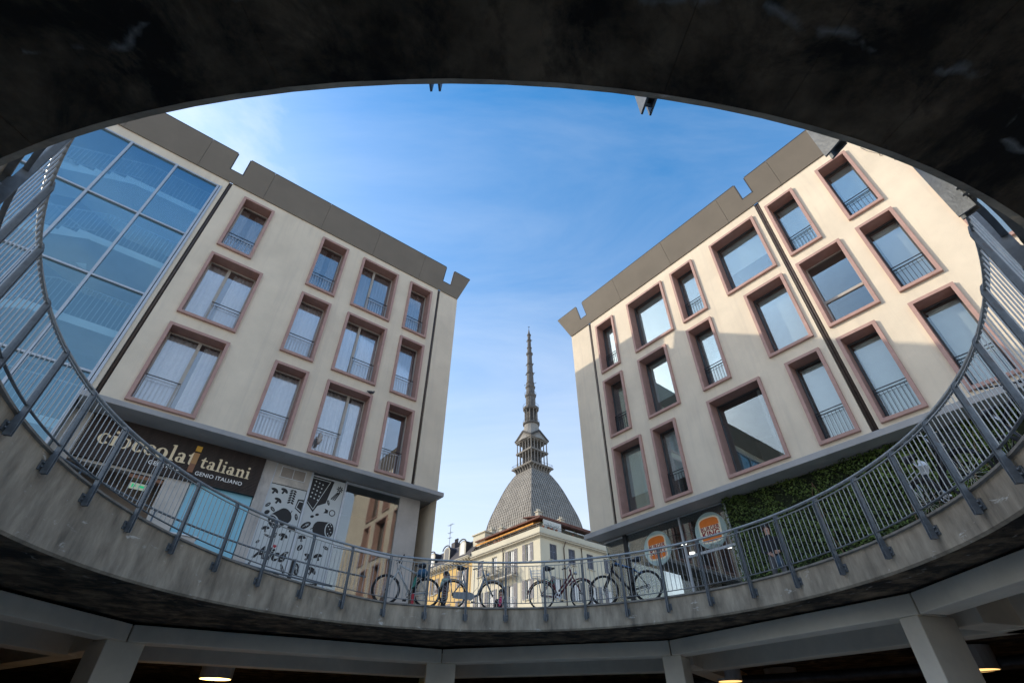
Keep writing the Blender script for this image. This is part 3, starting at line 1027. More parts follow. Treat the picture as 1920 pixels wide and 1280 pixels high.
for s in range(5):
    zb = -0.8 + 3.0 * s
    flight(-7.9, zb + 0.15, -4.4, zb + 1.65, 0.40, 1.7)
    flight(-4.4, zb + 1.65, -7.9, zb + 3.15, 2.1, 3.4)
    m3 = MB(); m3.box(-4.4, -2.34, 0.40, 3.4, zb + 1.40, zb + 1.65); ld = obj('stair_landing', m3, 'stair_white', LB)
    m3 = MB()
    m3.tube([(-4.4, 0.43, zb + 2.7), (-2.4, 0.43, zb + 2.7)], 0.022, 6)
    for i in range(17):
        x = -4.4 + 2.0 * i / 16
        m3.box(x - 0.008, x + 0.008, 0.422, 0.438, zb + 1.65, zb + 2.69)
    obj('balustrade', m3, 'alu', ld)
    m3 = MB(); m3.box(-10.95, -7.9, 0.40, 3.4, zb + 2.93, zb + 3.15); ld2 = obj('stair_landing', m3, 'stair_white', LB)
    for lx, ly in ((-2.36, 1.5), (-5.0, 4.36)):
        m3 = MB(); m3.lathe([(0.05, -0.05), (0.075, 0.0), (0.05, 0.05)], 12, (lx - 0.06, ly - 0.06, zb + 3.32)); obj('wall_lamp', m3, 'lamp_white', ld)

# ------------------------------------------------------------------ left block, shop floor
GY = 0.5
mb = MB()
mb.box(-2.30, -1.86, GY, GY + 0.35, 0, 4.32)
mb.box(0.36, 0.97, GY, GY + 0.35, 0, 3.12)
mb.box(-1.86, 0.36, GY + 0.04, GY + 0.3, 3.02, 4.32)
mb.box(0.36, 2.70, GY + 0.04, GY + 0.3, 3.12, 4.32)
mb.box(3.05, 4.19, GY, GY + 0.3, 3.66, 4.32)
obj('shop_wall', mb, 'plaster_ground', LB, bevel=0.008)
for a, b in ((2.70, 3.04), (7.42, 8.24)):
    mb = MB(); mb.box(a, b, GY - 0.02, GY + 0.34, 0, 4.32); obj('pilaster', mb, 'marble', LB, bevel=0.006)
mb = MB(); mb.box(8.24, 8.27, GY + 0.02, 9, 0, 4.32); obj('side_wall', mb, 'marble', LB)
# entrance recess
mb = MB()
mb.quad((-1.86, 1.9, 0), (0.36, 1.9, 0), (0.36, 1.9, 3.3), (-1.86, 1.9, 3.3))
mb.quad((-1.86, 0.55, 0), (-1.86, 1.9, 0), (-1.86, 1.9, 3.3), (-1.86, 0.55, 3.3))
mb.quad((0.36, 0.86, 0), (0.36, 1.9, 0), (0.36, 1.9, 3.3), (0.36, 0.86, 3.3))
mb.quad((-1.86, 0.6, 3.3), (0.36, 0.6, 3.3), (0.36, 1.9, 3.3), (-1.86, 1.9, 3.3))
obj('entrance_lining', mb, 'entrance_brown', LB)
mb = MB(); mb.box(-1.15, -1.10, 1.86, 1.90, 0, 3.0); obj('door_edge', mb, 'white_box', LB)
mb = MB(); mb.box(-0.45, 0.35, 0.56, 0.80, 2.90, 2.99); obj('lintel', mb, 'amber_low', LB)
mb = MB(); mb.box(2.72 - 1.73, 2.68, GY + 0.05, GY + 0.09, 0, 3.10); bp = obj('panel', mb, 'panel_blue', LB)
t = thing('exit_sign', 'small green and white exit sign inside the entrance under the wooden shop sign', 'exit sign', LB.matrix_basis @ Vector((0, 0, 0)), rotL)
LBm = Matrix.Translation(nL * -DL) @ Matrix.Rotation(rotL, 4, 'Z')
RBm = Matrix.Translation(nRr * DR) @ Matrix.Rotation(rotR, 4, 'Z')
def at(o, mtx, x, y, z):
    p = mtx @ Vector((x, y, z))
    o.location = p
    return o
at(t, LBm, -0.16, 0.86, 2.72); t.rotation_euler = (0, 0, rotL)
mb = MB(); mb.box(-0.19, 0.19, 0, 0.03, 0, 0.16); obj('panel', mb, 'exit_white', t)
mb = MB(); mb.box(0.02, 0.15, -0.004, -0.002, 0.05, 0.11); mb.box(-0.14, -0.10, -0.004, -0.002, 0.03, 0.13); mb.box(-0.09, -0.04, -0.004, -0.002, 0.06, 0.1); obj('pictogram', mb, 'exit_green', t)
mb = MB(); mb.tube([(0, 0.015, 0.16), (0, 0.015, 0.40)], 0.008, 6); obj('hanger', mb, 'iron', t)

# wooden shop sign: horizontal battens, gold letters
sg = thing('shop_sign', 'dark ribbed wooden shop sign with gold lettering over the left entrance', 'sign', (0, 0, 0), rotL)
at(sg, LBm, 0, GY - 0.06, 0)
mb = MB(); mb.box(-1.83, 2.69, 0, 0.09, 3.09, 4.30); obj('backing', mb, 'print_black', sg)
nb_ = 28
mb = MB(); mb.box(-1.83, 2.69, -0.018, 0.0, 0, 0.030)
bat = mb.mesh('batten', 'sign_wood')
for i in range(nb_):
    o = bpy.data.objects.new('batten', bat); COL.objects.link(o); o.parent = sg
    o.location = (0, random.uniform(-.002, .002), 3.094 + i * 1.2 / nb_)
# drawn serif letters; XH = x-height
def letters(word, x, z, xh, par, m):
    yb = -0.02
    st = xh * 0.27
    cnt = [0]
    mb_ = MB()
    def piece(poly):
        cnt[0] += 1
        d = 0.0006 * (cnt[0] % 7)
        mb_.prism([(x + a * xh, z + b * xh) for a, b in poly], lambda a, b, e: (a, e, b), yb - 0.012 - d, yb)
    def ringp(cx, cy, rx, ry, t, a0=0, a1=360, n=28):
        out = []; inn = []
        for i in range(n + 1):
            a = R(a0 + (a1 - a0) * i / n)
            th = t * (0.45 + 0.75 * abs(math.cos(a)))
            out.append((cx + rx * math.cos(a), cy + ry * math.sin(a)))
            inn.append((cx + (rx - th) * math.cos(a), cy + (ry - th * 0.75) * math.sin(a)))
        for i in range(n):
            cnt[0] = 0
            piece([out[i], out[i + 1], inn[i + 1], inn[i]])
    S = 0.25
    for ch_ in word:
        if ch_ == 'o':
            ringp(0.5, 0.5, 0.5, 0.53, 0.27); adv = 1.14
        elif ch_ == 'c':
            ringp(0.5, 0.5, 0.5, 0.53, 0.27, 52, 322); piece([(0.70, 0.98), (0.90, 0.86), (0.86, 0.66), (0.72, 0.74)]); adv = 1.0
        elif ch_ in 'il':
            h = 1.0 if ch_ == 'i' else 1.62
            piece([(0.14, 0.0), (0.14 + S, 0.0), (0.14 + S, h), (0.10, h - 0.02), (-0.02, h - 0.12), (0.14, h - 0.16)])
            piece([(0.0, 0.0), (0.53, 0.0), (0.50, 0.10), (0.03, 0.10)])
            if ch_ == 'i':
                piece([(0.26 + 0.15 * math.cos(2 * PI * q / 12), 1.36 + 0.15 * math.sin(2 * PI * q / 12)) for q in range(12)])
            adv = 0.62
        elif ch_ == 'a':
            ringp(0.34, 0.28, 0.34, 0.30, 0.22)
            piece([(0.52, 0.0), (0.52 + S, 0.0), (0.52 + S, 0.78), (0.66, 0.98), (0.40, 1.03), (0.12, 0.93), (0.08, 0.72), (0.22, 0.70), (0.36, 0.90), (0.50, 0.84)])
            piece([(0.70, 0.0), (0.95, 0.03), (0.95, 0.12), (0.70, 0.12)]); adv = 1.02
        elif ch_ == 't':
            piece([(0.18, 0.14), (0.30, 0.0), (0.55, -0.02), (0.72, 0.10), (0.68, 0.17), (0.50, 0.14), (0.43, 0.24), (0.43, 1.34), (0.34, 1.34), (0.18, 1.06)])
            piece([(0.0, 0.86), (0.70, 0.86), (0.70, 1.0), (0.02, 1.0)]); adv = 0.80
        elif ch_ == 'n':
            piece([(0.14, 0.0), (0.14 + S, 0.0), (0.14 + S, 1.0), (0.10, 0.98), (-0.02, 0.88), (0.14, 0.84)])
            piece([(0.0, 0.0), (0.50, 0.0), (0.48, 0.10), (0.03, 0.10)])
            piece([(0.36, 0.70), (0.56, 0.84), (0.70, 0.72), (0.70, 0.0), (0.70 + S, 0.0), (0.70 + S, 0.78), (0.84, 0.98), (0.62, 1.04), (0.36, 0.84)])
            piece([(0.58, 0.0), (1.07, 0.0), (1.05, 0.10), (0.60, 0.10)]); adv = 1.16
        x += adv * xh
    return obj('lettering', mb_, m, par, fix=True), x
XH = 0.285
_, xe = letters('cioccolat', -1.50, 3.53, XH, sg, 'gold')
mb = MB(); mb.box(0.755, 0.905, -0.05, -0.02, 3.96, 4.12); obj('lettering', mb, 'amber', sg)
mb = MB(); mb.box(0.755, 0.905, -0.05, -0.02, 3.58, 3.91); obj('lettering', mb, 'amber_mid', sg)
mb = MB(); mb.box(0.755, 0.905, -0.05, -0.02, 3.33, 3.58); obj('lettering', mb, 'amber_low', sg)
letters('taliani', 1.0, 3.53, 0.238, sg, 'gold')
text('GELATO E', 0.155, 'letter_white', sg, -0.20, -0.024, 3.30, 0.004, 0.002, space=1.12)
text('GENIO ITALIANO', 0.155, 'letter_white', sg, 0.97, -0.024, 3.30, 0.004, 0.002, space=1.06)

# printed shop window panels with food silhouettes
pw = thing('window_graphic', 'grey shop window panel printed with black food silhouettes and script lettering', 'window graphic', (0, 0, 0), rotL)
at(pw, LBm, 0, GY + 0.02, 0)
mb = MB(); mb.box(3.07, 4.17, 0, 0.02, 0, 3.64); obj('panel', mb, 'poster_grey', pw)
pw2 = thing('window_graphic', 'tall grey shop window panel printed with a black cracker and a salami', 'window graphic', (0, 0, 0), rotL)
at(pw2, LBm, 0, GY + 0.02, 0)
mb = MB(); mb.box(4.25, 5.36, 0, 0.02, 0, 4.24); obj('panel', mb, 'poster_grey', pw2)
class Print:
    """flat printed silhouettes; every icon becomes a part of its own"""
    def __init__(self, par):
        self.par = par; self.k = MB(); self.w = MB(); self.i = 0; self.name = 'printed_shape'
    def icon(self, name):
        self.flush(); self.name = name
    def flush(self):
        if self.k.f:
            o_ = obj(self.name, self.k, 'print_black', self.par, fix=False)
            if self.w.f:
                obj('print_detail', self.w, 'print_grey', o_, fix=False)
        self.k = MB(); self.w = MB()
    def poly(self, pts, white=False):
        self.i += 1
        y = (-0.006 if white else -0.003) - 0.00002 * (self.i % 60)
        (self.w if white else self.k).quad(*[(a, y, b) for a, b in pts])
    def ell(self, cx, cz, a, b, rot=0, white=False, n=20, a0=0, a1=360):
        c, s = math.cos(R(rot)), math.sin(R(rot))
        pts = []
        m_ = n if a1 - a0 == 360 else n + 1
        for q in range(m_):
            t_ = R(a0 + (a1 - a0) * q / n)
            u, v = a * math.cos(t_), b * math.sin(t_)
            pts.append((cx + u * c - v * s, cz + u * s + v * c))
        self.poly(pts, white)
    def rect(self, cx, cz, w, h, rot=0, white=False):
        c, s = math.cos(R(rot)), math.sin(R(rot))
        self.poly([(cx + u * c - v * s, cz + u * s + v * c) for u, v in ((-w / 2, -h / 2), (w / 2, -h / 2), (w / 2, h / 2), (-w / 2, h / 2))], white)
    def leaf(self, cx, cz, l, w, rot):
        self.icon('printed_leaf')
        self.ell(cx, cz, l, w, rot); self.rect(cx, cz, l * 1.3, w * 0.16, rot, True)
        for s in (-1, 1):
            self.rect(cx + l * .2 * math.cos(R(rot)), cz + l * .2 * math.sin(R(rot)), l * 0.6, w * 0.12, rot + 50 * s, True)
    def mushroom(self, cx, cz, s, rot):
        self.icon('printed_mushroom')
        c, q = math.cos(R(rot)), math.sin(R(rot))
        pts = [(s * math.cos(R(a)), s * .72 * math.sin(R(a))) for a in range(0, 181, 15)]
        pts = [(s, 0)] + pts[1:-1] + [(-s, 0), (-s * .55, -s * .12), (-s * .22, 0), (-s * .25, -s * .75), (s * .25, -s * .75), (s * .22, 0), (s * .55, -s * .12)]
        self.poly([(cx + u * c - v * q, cz + u * q + v * c) for u, v in pts])
    def salami(self, cx, cz, l, r, rot):
        self.icon('printed_salami')
        c, s = math.cos(R(rot)), math.sin(R(rot))
        T = lambda u, v: (cx + u * c - v * s, cz + u * s + v * c)
        pts = [T(l * 0.5, -r), T(l * 0.5, r), T(-l * 0.2, r)]
        pts += [T(-l * 0.2 - r * 0.75 * math.sin(R(a)), r * math.cos(R(a))) for a in range(20, 180, 20)] + [T(-l * 0.2, -r)]
        self.poly(pts)
        self.ell(*T(l * 0.5, 0), r * 0.62, r, rot, True)
        c1 = T(l * 0.53, 0)
        self.k.quad(*[(c1[0] + r * .54 * math.cos(R(a)) * c - r * .92 * math.sin(R(a)) * s, -0.009, c1[1] + r * .54 * math.cos(R(a)) * s + r * .92 * math.sin(R(a)) * c) for a in range(0, 360, 18)])
        for u, v in ((0, .1), (.2, .5), (-.2, -.5), (.2, -.3), (-.22, .45), (.02, .75), (.02, -.75)):
            q = (c1[0] + r * u * c - r * v * s, c1[1] + r * u * s + r * v * c)
            self.w.quad(*[(q[0] + r * .085 * math.cos(R(a)), -0.012, q[1] + r * .085 * math.sin(R(a))) for a in range(0, 360, 45)])
        e = T(-l * 0.2 - r * 0.82, 0)
        self.rect(*e, r * .5, r * .1, rot + 30)
    def ringp(self, cx, cz, r):
        self.icon('printed_ring')
        P_ = [(cx + rr_ * math.cos(R(a)), -0.004, cz + rr_ * math.sin(R(a))) for rr_ in (r, r * .74) for a in range(0, 360, 20)]
        self.k.add(P_, [(i, (i + 1) % 18, 18 + (i + 1) % 18, 18 + i) for i in range(18)])
P = Print(pw)
for x_, z_, s_, r_ in ((3.22, 3.42, .125, -25), (3.50, 3.48, .125, -25), (3.40, 3.15, .125, -25), (4.02, 2.42, .13, -10), (3.85, 2.16, .14, -10), (3.30, 2.28, .12, 15), (3.95, 1.10, .12, 20)):
    P.mushroom(x_, z_, s_, r_)
P.icon('printed_wheat')
for i in range(6):
    for s in (-1, 1):
        P.ell(3.78 + s * 0.05, 3.18 + i * 0.075, 0.055, 0.028, 60 * s + 90 - 90 * (s < 0) * 0)
P.rect(3.78, 3.35, 0.012, 0.55, 0, True)
P.icon('printed_cracker')
P.poly([(3.98, 3.34), (4.165, 3.36), (4.165, 2.92), (3.95, 3.05)])
P.poly([(4.02, 3.30), (4.16, 3.30), (4.16, 3.27), (4.04, 3.27), (4.0, 3.09), (4.16, 3.0), (4.16, 2.97), (3.97, 3.07)], True)
P.leaf(3.16, 2.98, .09, .045, 50); P.leaf(3.33, 2.88, .09, .045, -40); P.icon('printed_berry'); P.ell(3.20, 2.76, .08, .06, 40)
P.salami(3.66, 2.70, 0.52, 0.24, 222)
P.leaf(4.07, 2.80, .10, .045, 110)
for x_, z_, l, w, r_ in ((3.45, 2.10, .15, .03, -12), (3.62, 2.16, .09, .04, 70), (3.2, 1.9, .06, .035, 50), (3.25, 0.95, .12, .05, -20), (3.62, 0.92, .11, .05, 120), (3.16, 1.30, .06, .03, 70), (4.05, 1.72, .10, .04, 30), (4.08, 1.3, .14, .04, -60)):
    P.leaf(x_, z_, l, w, r_)
P.icon('printed_box'); P.rect(3.95, 0.80, .28, .18, 5); P.ringp(4.02, .5, .1)
P.flush()
text('Alice', 0.46, 'print_black', pw, 3.20, -0.006, 1.48, 0.001, 0.016, shear=0.35, sx=0.92)
mb = MB(); mb.add([(3.70, -0.008, 1.80), (3.755, -0.008, 1.86), (3.73, -0.008, 1.91), (3.70, -0.008, 1.885), (3.67, -0.008, 1.91), (3.645, -0.008, 1.86)], [(0, 1, 2, 3), (0, 3, 4, 5)])
obj('heart', mb, 'print_red', pw, fix=False)
P = Print(pw2)
P.icon('printed_cracker')
P.poly([(4.26, 4.20), (4.98, 4.18), (4.86, 3.42), (4.62, 3.28), (4.52, 3.05), (4.26, 3.30)])
P.poly([(4.26, 4.13), (4.84, 4.12), (4.50, 3.16), (4.27, 3.36), (4.27, 3.345), (4.507, 3.13), (4.87, 4.14), (4.26, 4.15)], True)
for i in range(5):
    for j in range(3):
        P.ell(4.34 + 0.12 * j + 0.012 * i, 3.52 + 0.13 * i - 0.03 * j, .026, .026, 0, True, 10)
P.icon('printed_asparagus')
for r_ in (50, 65, 80):
    P.rect(5.13 + 0.05 * (r_ - 65) / 15, 3.72, .32, .035, 62 + (r_ - 65) * .3)
for a in range(0, 360, 45):
    P.ell(5.22 + .07 * math.cos(R(a)), 3.97 + .07 * math.sin(R(a)), .05, .018, a)
P.leaf(4.94, 3.46, .09, .04, 115); P.ringp(5.14, 3.16, .105); P.icon('printed_bow'); P.poly([(4.86, 3.10), (5.0, 3.12), (5.0, 3.22), (4.87, 3.25), (4.91, 3.18)])
P.icon('printed_pepper'); P.ell(4.54, 2.92, .06, .04, 20); P.icon('printed_pepper'); P.ell(4.68, 3.01, .06, .04, 20)
P.leaf(4.42, 2.62, .17, .085, 40); P.salami(4.92, 2.60, 0.50, 0.235, 6)
for x_, z_, l, w, r_ in ((5.2, 2.08, .10, .045, -20), (4.42, 1.95, .10, .07, 60), (4.48, 1.35, .17, .085, 105), (4.95, .98, .26, .05, 12), (4.99, .52, .09, .04, 60), (4.46, .26, .09, .04, 110)):
    P.leaf(x_, z_, l, w, r_)
for x_, z_, s_, r_ in ((4.72, 1.72, .14, -30), (5.02, 1.78, .14, 20), (4.93, 1.36, .15, -30), (4.40, 2.22, .13, 10), (5.15, 0.72, .13, 0)):
    P.mushroom(x_, z_, s_, r_)
P.ringp(4.55, .68, .13); P.icon('printed_bow'); P.poly([(4.58, .50), (4.80, .40), (4.72, .30), (4.66, .36)])
P.icon('printed_carrot'); P.poly([(4.30, 1.60), (4.42, 1.62), (4.40, 1.0), (4.28, 1.05)]); P.icon('printed_corkscrew'); P.poly([(4.62, .1), (4.95, .02), (5.0, .3), (4.9, .34)])
P.flush()
mb = MB(); mb.box(4.18, 4.24, GY - 0.02, GY + 0.08, 0, 4.31); mb.box(5.365, 5.42, GY - 0.02, GY + 0.08, 0, 4.31); mb.box(3.035, 3.065, GY - 0.01, GY + 0.08, 0, 4.31)
mb.box(5.42, 7.42, GY + 0.0, GY + 0.07, 2.16, 2.24); mb.box(5.42, 7.42, GY, GY + 0.07, 4.22, 4.31)
obj('shopfront_frame', mb, 'alu', LB)
for z0, z1 in ((0.02, 2.16), (2.24, 4.22)):
    mb = MB(); mb.box(5.42, 7.42, GY + 0.03, GY + 0.04, z0, z1); obj('glass_pane', mb, 'pane_shop', LB)
mb = MB()
mb.box(3.22, 4.01, GY - 0.022, GY - 0.002, 3.88, 3.90); mb.box(3.22, 4.01, GY - 0.022, GY - 0.002, 4.22, 4.24)
for x in (3.22, 3.605, 3.99):
    mb.box(x, x + 0.02, GY - 0.022, GY - 0.002, 3.90, 4.22)
vo = obj('vent_grille', mb, 'white_box', LB)
for i in range(11):
    mb = MB(); mb.box(3.242, 3.988, GY - 0.014, GY - 0.004, 3.915 + i * 0.028, 3.927 + i * 0.028)
    obj('slat', mb, 'entrance_brown', vo)
mb = MB()
mb.box(5.4, 8.2, 3.4, 3.5, 0, 4.3); mb.box(5.4, 8.2, GY + .1, 3.5, 4.24, 4.31)
obj('shop_interior', mb, 'entrance_brown', LB)
# furniture just visible behind the railing by the entrance
t = thing('counter', 'white counter with a grey top beside the entrance on the left', 'counter', (0, 0, 0), rotL); at(t, LBm, -0.9, -0.35, 0)
mb = MB(); mb.box(-0.75, 0.75, 0, 0.5, 0, 1.75); obj('body', mb, 'white_box', t, bevel=0.01)
mb = MB(); mb.box(-0.8, 0.8, -0.04, 0.54, 1.752, 1.80); obj('top', mb, 'canopy', t, bevel=0.01)
t = thing('planter_box', 'pale box planter standing in front of the blue panel', 'planter', (0, 0, 0), rotL); at(t, LBm, 0.9, -0.5, 0)
mb = MB(); mb.box(-0.65, 0.65, 0, 0.45, 0.0, 1.42); obj('body', mb, 'marble', t, bevel=0.01)
mb = MB(); mb.box(-0.69, 0.69, -0.03, 0.48, 1.422, 1.46); obj('top', mb, 'white_box', t, bevel=0.01)
text('cioccolat', 0.2, 'bike_red', LB, 1.55, GY + 0.046, 1.15, 0.001, shear=0.3, name='panel_lettering')
text('italiani', 0.2, 'bike_red', LB, 1.75, GY + 0.046, 0.93, 0.001, shear=0.3, name='panel_lettering')

# ------------------------------------------------------------------ right block
j = 1.47
rowsR = {'A': (10.55, 13.42), 'B': (7.26, 10.12), 'C': (3.93, 6.81)}
Rw = [('A', -11.85, -10.71, 'olr'), ('A', -9.83, -7.80, 'of'), ('A', -7.33, -6.19, 'ofr'), ('A', -5.32, -3.34, 'oq'), ('A', -2.83, -1.74, 'ofr'), ('A', -0.88, 0.17, 'ofr'),
      ('B', -11.85, -10.71, 'onr'), ('B', -9.83, -8.34, 'ol'), ('B', -7.33, -6.20, 'ofr'), ('B', -4.79, -3.32, 'of'), ('B', -2.83, -1.375, 'ont'), ('B', -0.88, 0.19, 'ofr'),
      ('C', -11.88, -10.35, 'ol'), ('C', -9.86, -8.72, 'olr'), ('C', -7.34, -5.31, 'on'), ('C', -4.44, -3.34, 'ofr'), ('C', -2.83, -1.735, 'ofr'), ('C', -0.89, 0.19, 'ofr'),
      ('A', 1.2, 2.35, 'ofr'), ('B', 1.2, 3.2, 'of'), ('C', 1.2, 2.35, 'ofr'), ('C', 3.3, 4.45, 'ofr'), ('B', 4.2, 5.3, 'ofr'), ('A', 3.3, 5.3, 'of')]
holes = []
for i, (r_, a, b, st) in enumerate(Rw):
    z0, z1 = rowsR[r_]
    window(RB, a, b, z0, z1, st, 500 + i * 11)
    holes.append((a + 0.02, b - 0.02, z0 + 0.02, z1 - 0.02))
XR, ZR = -13.55, 13.93
chR = [(-3.13, -2.95), (-12.30, -12.16)]
mb = holed_wall(XR, 9, 3.70, ZR, holes + [(a, b, 3.70, ZR) for a, b in chR])
for a, b in chR:
    mb.quad((a, 0, 3.7), (a, 0.10, 3.7), (a, 0.10, ZR), (a, 0, ZR))
    mb.quad((b, 0.10, 3.7), (b, 0, 3.7), (b, 0, ZR), (b, 0.10, ZR))
    mb.quad((a, 0.10, 3.7), (b, 0.10, 3.7), (b, 0.10, ZR), (a, 0.10, ZR))
mb.quad((XR, 12, 3.5), (XR, 0, 3.5), (XR, 0, ZR), (XR, 12, ZR))
mb.quad((9, 0, 0), (9, 12, 0), (9, 12, ZR), (9, 0, ZR))
obj('wall', mb, 'plaster', RB, fix=False)
for a, b in chR:
    m2 = MB()
    for xx in ((a * .72 + b * .28, a * .28 + b * .72) if b - a > 0.16 else ((a + b) / 2,)):
        m2.tube([(xx, 0.05, 3.72), (xx, 0.05, ZR)], 0.034, 10)
    dp = obj('drainpipe', m2, 'pipe_brown', RB, smooth=True)
    m2 = MB(); m2.box(a + 0.002, b - 0.002, 0.092, 0.097, 3.73, ZR); obj('chase_lining', m2, 'pipe_brown', dp)
mb = MB(); mb.box(XR + 0.002, 9, 0.05, 12, ZR - 0.05, ZR + 0.03); obj('roof', mb, 'parapet', RB)
for z in (3.62, 7.02, 10.32):
    mb = MB(); mb.box(XR + 0.01, 9, 0.43, 9, z - 0.10, z + 0.10); obj('floor_slab', mb, 'interior', RB)
mb = MB(); mb.box(XR + 0.01, 9, 4.4, 4.5, 3.6, ZR - 0.06); obj('inner_wall', mb, 'interior', RB)
for x in (-12.1, -10.2, -8.0, -5.7, -3.05, -1.2, 0.7):
    mb = MB(); mb.box(x - 0.05, x + 0.05, 0.43, 4.4, 3.72, ZR - 0.06); obj('partition', mb, 'interior', RB)
parapet(RB, XR, 9, [-10.05, -7.11, -4.20, -1.94, 0.95, 3.85, 6.75], [(-12.62, -12.14), (-3.36, -2.88)], ZR, 15.08, 0.44)
mb = MB(); mb.box(XR - 0.17, 9, -0.24, 1.2, 3.54, 3.72); obj('canopy_slab', mb, 'canopy', RB, bevel=0.01)
# burger restaurant window
mb = MB()
mb.box(-12.38, -12.22, GY - 0.03, GY + 0.12, 0, 3.53)
obj('shop_column', mb, 'iron', RB)
mb = MB()
mb.box(-9.86, -9.80, GY, GY + 0.08, 0, 3.50); mb.box(-8.06, -8.0, GY, GY + 0.08, 0, 3.50); mb.box(-12.2, -8.06, GY, GY + 0.08, 3.50, 3.535)
mb.box(-9.80, -8.06, GY + 0.005, GY + 0.075, 2.15, 2.23); mb.box(-13.4, -12.4, GY + 0.01, GY + 0.07, 3.44, 3.5)
obj('shopfront_frame', mb, 'alu', RB)
for a, b, z0, z1 in ((-12.2, -9.86, 0.02, 3.5), (-9.80, -8.06, 0.02, 2.15), (-9.80, -8.06, 2.23, 3.5), (-13.3, -12.4, 0.02, 3.44)):
    mb = MB(); mb.box(a, b, GY + 0.03, GY + 0.042, z0, z1); obj('glass_pane', mb, 'pane_shop', RB)
mb = MB(); mb.box(-13.32, -13.30, GY + 0.05, 4.0, 0, 3.5); obj('glass_pane', mb, 'pane_shop', RB)
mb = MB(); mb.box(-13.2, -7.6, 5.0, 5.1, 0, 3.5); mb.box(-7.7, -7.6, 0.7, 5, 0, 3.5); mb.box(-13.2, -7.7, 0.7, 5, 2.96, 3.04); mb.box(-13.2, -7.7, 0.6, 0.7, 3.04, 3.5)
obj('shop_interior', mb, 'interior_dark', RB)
for i, (x, y) in enumerate(((-10.4, 1.4), (-9.2, 1.6), (-10.9, 2.6), (-9.6, 3.0), (-8.3, 1.9), (-11.6, 1.8), (-8.5, 3.2))):
    mb = MB(); mb.lathe([(0.10, 2.90), (0.10, 2.955)], 14, (x, y, 0)); obj('shop_lamp', mb, 'lamp_white', RB)
for x0, x1, z0, z1 in ((-9.35, -8.85, 1.3, 1.95), (-8.65, -8.25, 1.3, 2.0)):
    mb = MB(); mb.box(x0, x1, 4.9, 4.98, z0, z1); obj('menu_screen', mb, 'screen_blue', RB)
def burger_sign(x, z, lab):
    t_ = thing('round_sign', lab, 'sign', (0, 0, 0), rotR, 'round burger signs')
    at(t_, RBm, x, GY + 0.06, z)
    def disc(a, b, y, m_, nm, z0=0, poly=None):
        m3 = MB()
        pts = poly or [(a * math.cos(2 * PI * q / 40), z0 + b * math.sin(2 * PI * q / 40)) for q in range(40)]
        m3.prism(pts, lambda u, v, d: (u, d, v), y, y + 0.004)
        return obj(nm, m3, m_, t_)
    mb_ = MB(); mb_.prism([(0.58 * math.cos(2 * PI * q / 48), 0.58 * math.sin(2 * PI * q / 48)) for q in range(48)], lambda u, v, d: (u, d, v), -0.03, 0.0)
    obj('disc', mb_, 'bk_teal', t_)
    def bun(sc, up):
        w_ = 0.37 * sc
        if up:
            pts = [(-w_, 0.14), (w_, 0.14)] + [(w_ * math.cos(R(a)) ** 1 if False else w_ * (1 - (1 - abs(math.cos(R(a)))) ** 1.6) * (1 if math.cos(R(a)) >= 0 else -1), 0.14 + 0.27 * sc * math.sin(R(a)) ** 0.75) for a in range(10, 180, 10)]
        else:
            pts = [(w_, -0.20), (-w_, -0.20)] + [(-w_ * (1 - (1 - abs(math.cos(R(a)))) ** 1.6) * (1 if math.cos(R(a)) >= 0 else -1), -0.20 - 0.15 * sc * math.sin(R(a)) ** 0.75) for a in range(10, 180, 10)]
        return pts
    cream = [(-0.40, -0.22), (-0.40, 0.16)] + [(-0.40 * (1 - (1 - abs(math.cos(R(a)))) ** 1.6) * (1 if math.cos(R(a)) >= 0 else -1), 0.14 + 0.31 * math.sin(R(a)) ** 0.75) for a in range(10, 180, 10)] + [(0.40, 0.16), (0.40, -0.22)] + [(0.40 * (1 - (1 - abs(math.cos(R(a)))) ** 1.6) * (1 if math.cos(R(a)) >= 0 else -1), -0.21 - 0.19 * math.sin(R(a)) ** 0.75) for a in range(10, 180, 10)]
    disc(0, 0, -0.036, 'bk_cream', 'emblem', poly=cream)
    disc(0, 0, -0.042, 'bk_orange', 'bun', poly=bun(0.95, True))
    disc(0, 0, -0.042, 'bk_orange', 'bun', poly=bun(0.95, False))
    text('BURGER', 0.185, 'bk_red', t_, 0, -0.043, 0.0, 0.002, 0.004, align='CENTER', sx=0.98, space=1.05)
    text('KING', 0.245, 'bk_red', t_, 0, -0.043, -0.188, 0.002, 0.007, align='CENTER', sx=1.08, space=1.05)
    mb_ = MB(); mb_.tube([(0, -0.01, 0.57), (0, -0.01, 3.0 - z)], 0.006, 6); obj('hanger', mb_, 'iron', t_)
burger_sign(-10.93, 2.74, 'round teal burger sign on the left shop pane, half behind the handrail')
burger_sign(-8.74, 2.80, 'round teal burger sign on the right shop pane beside the green wall')

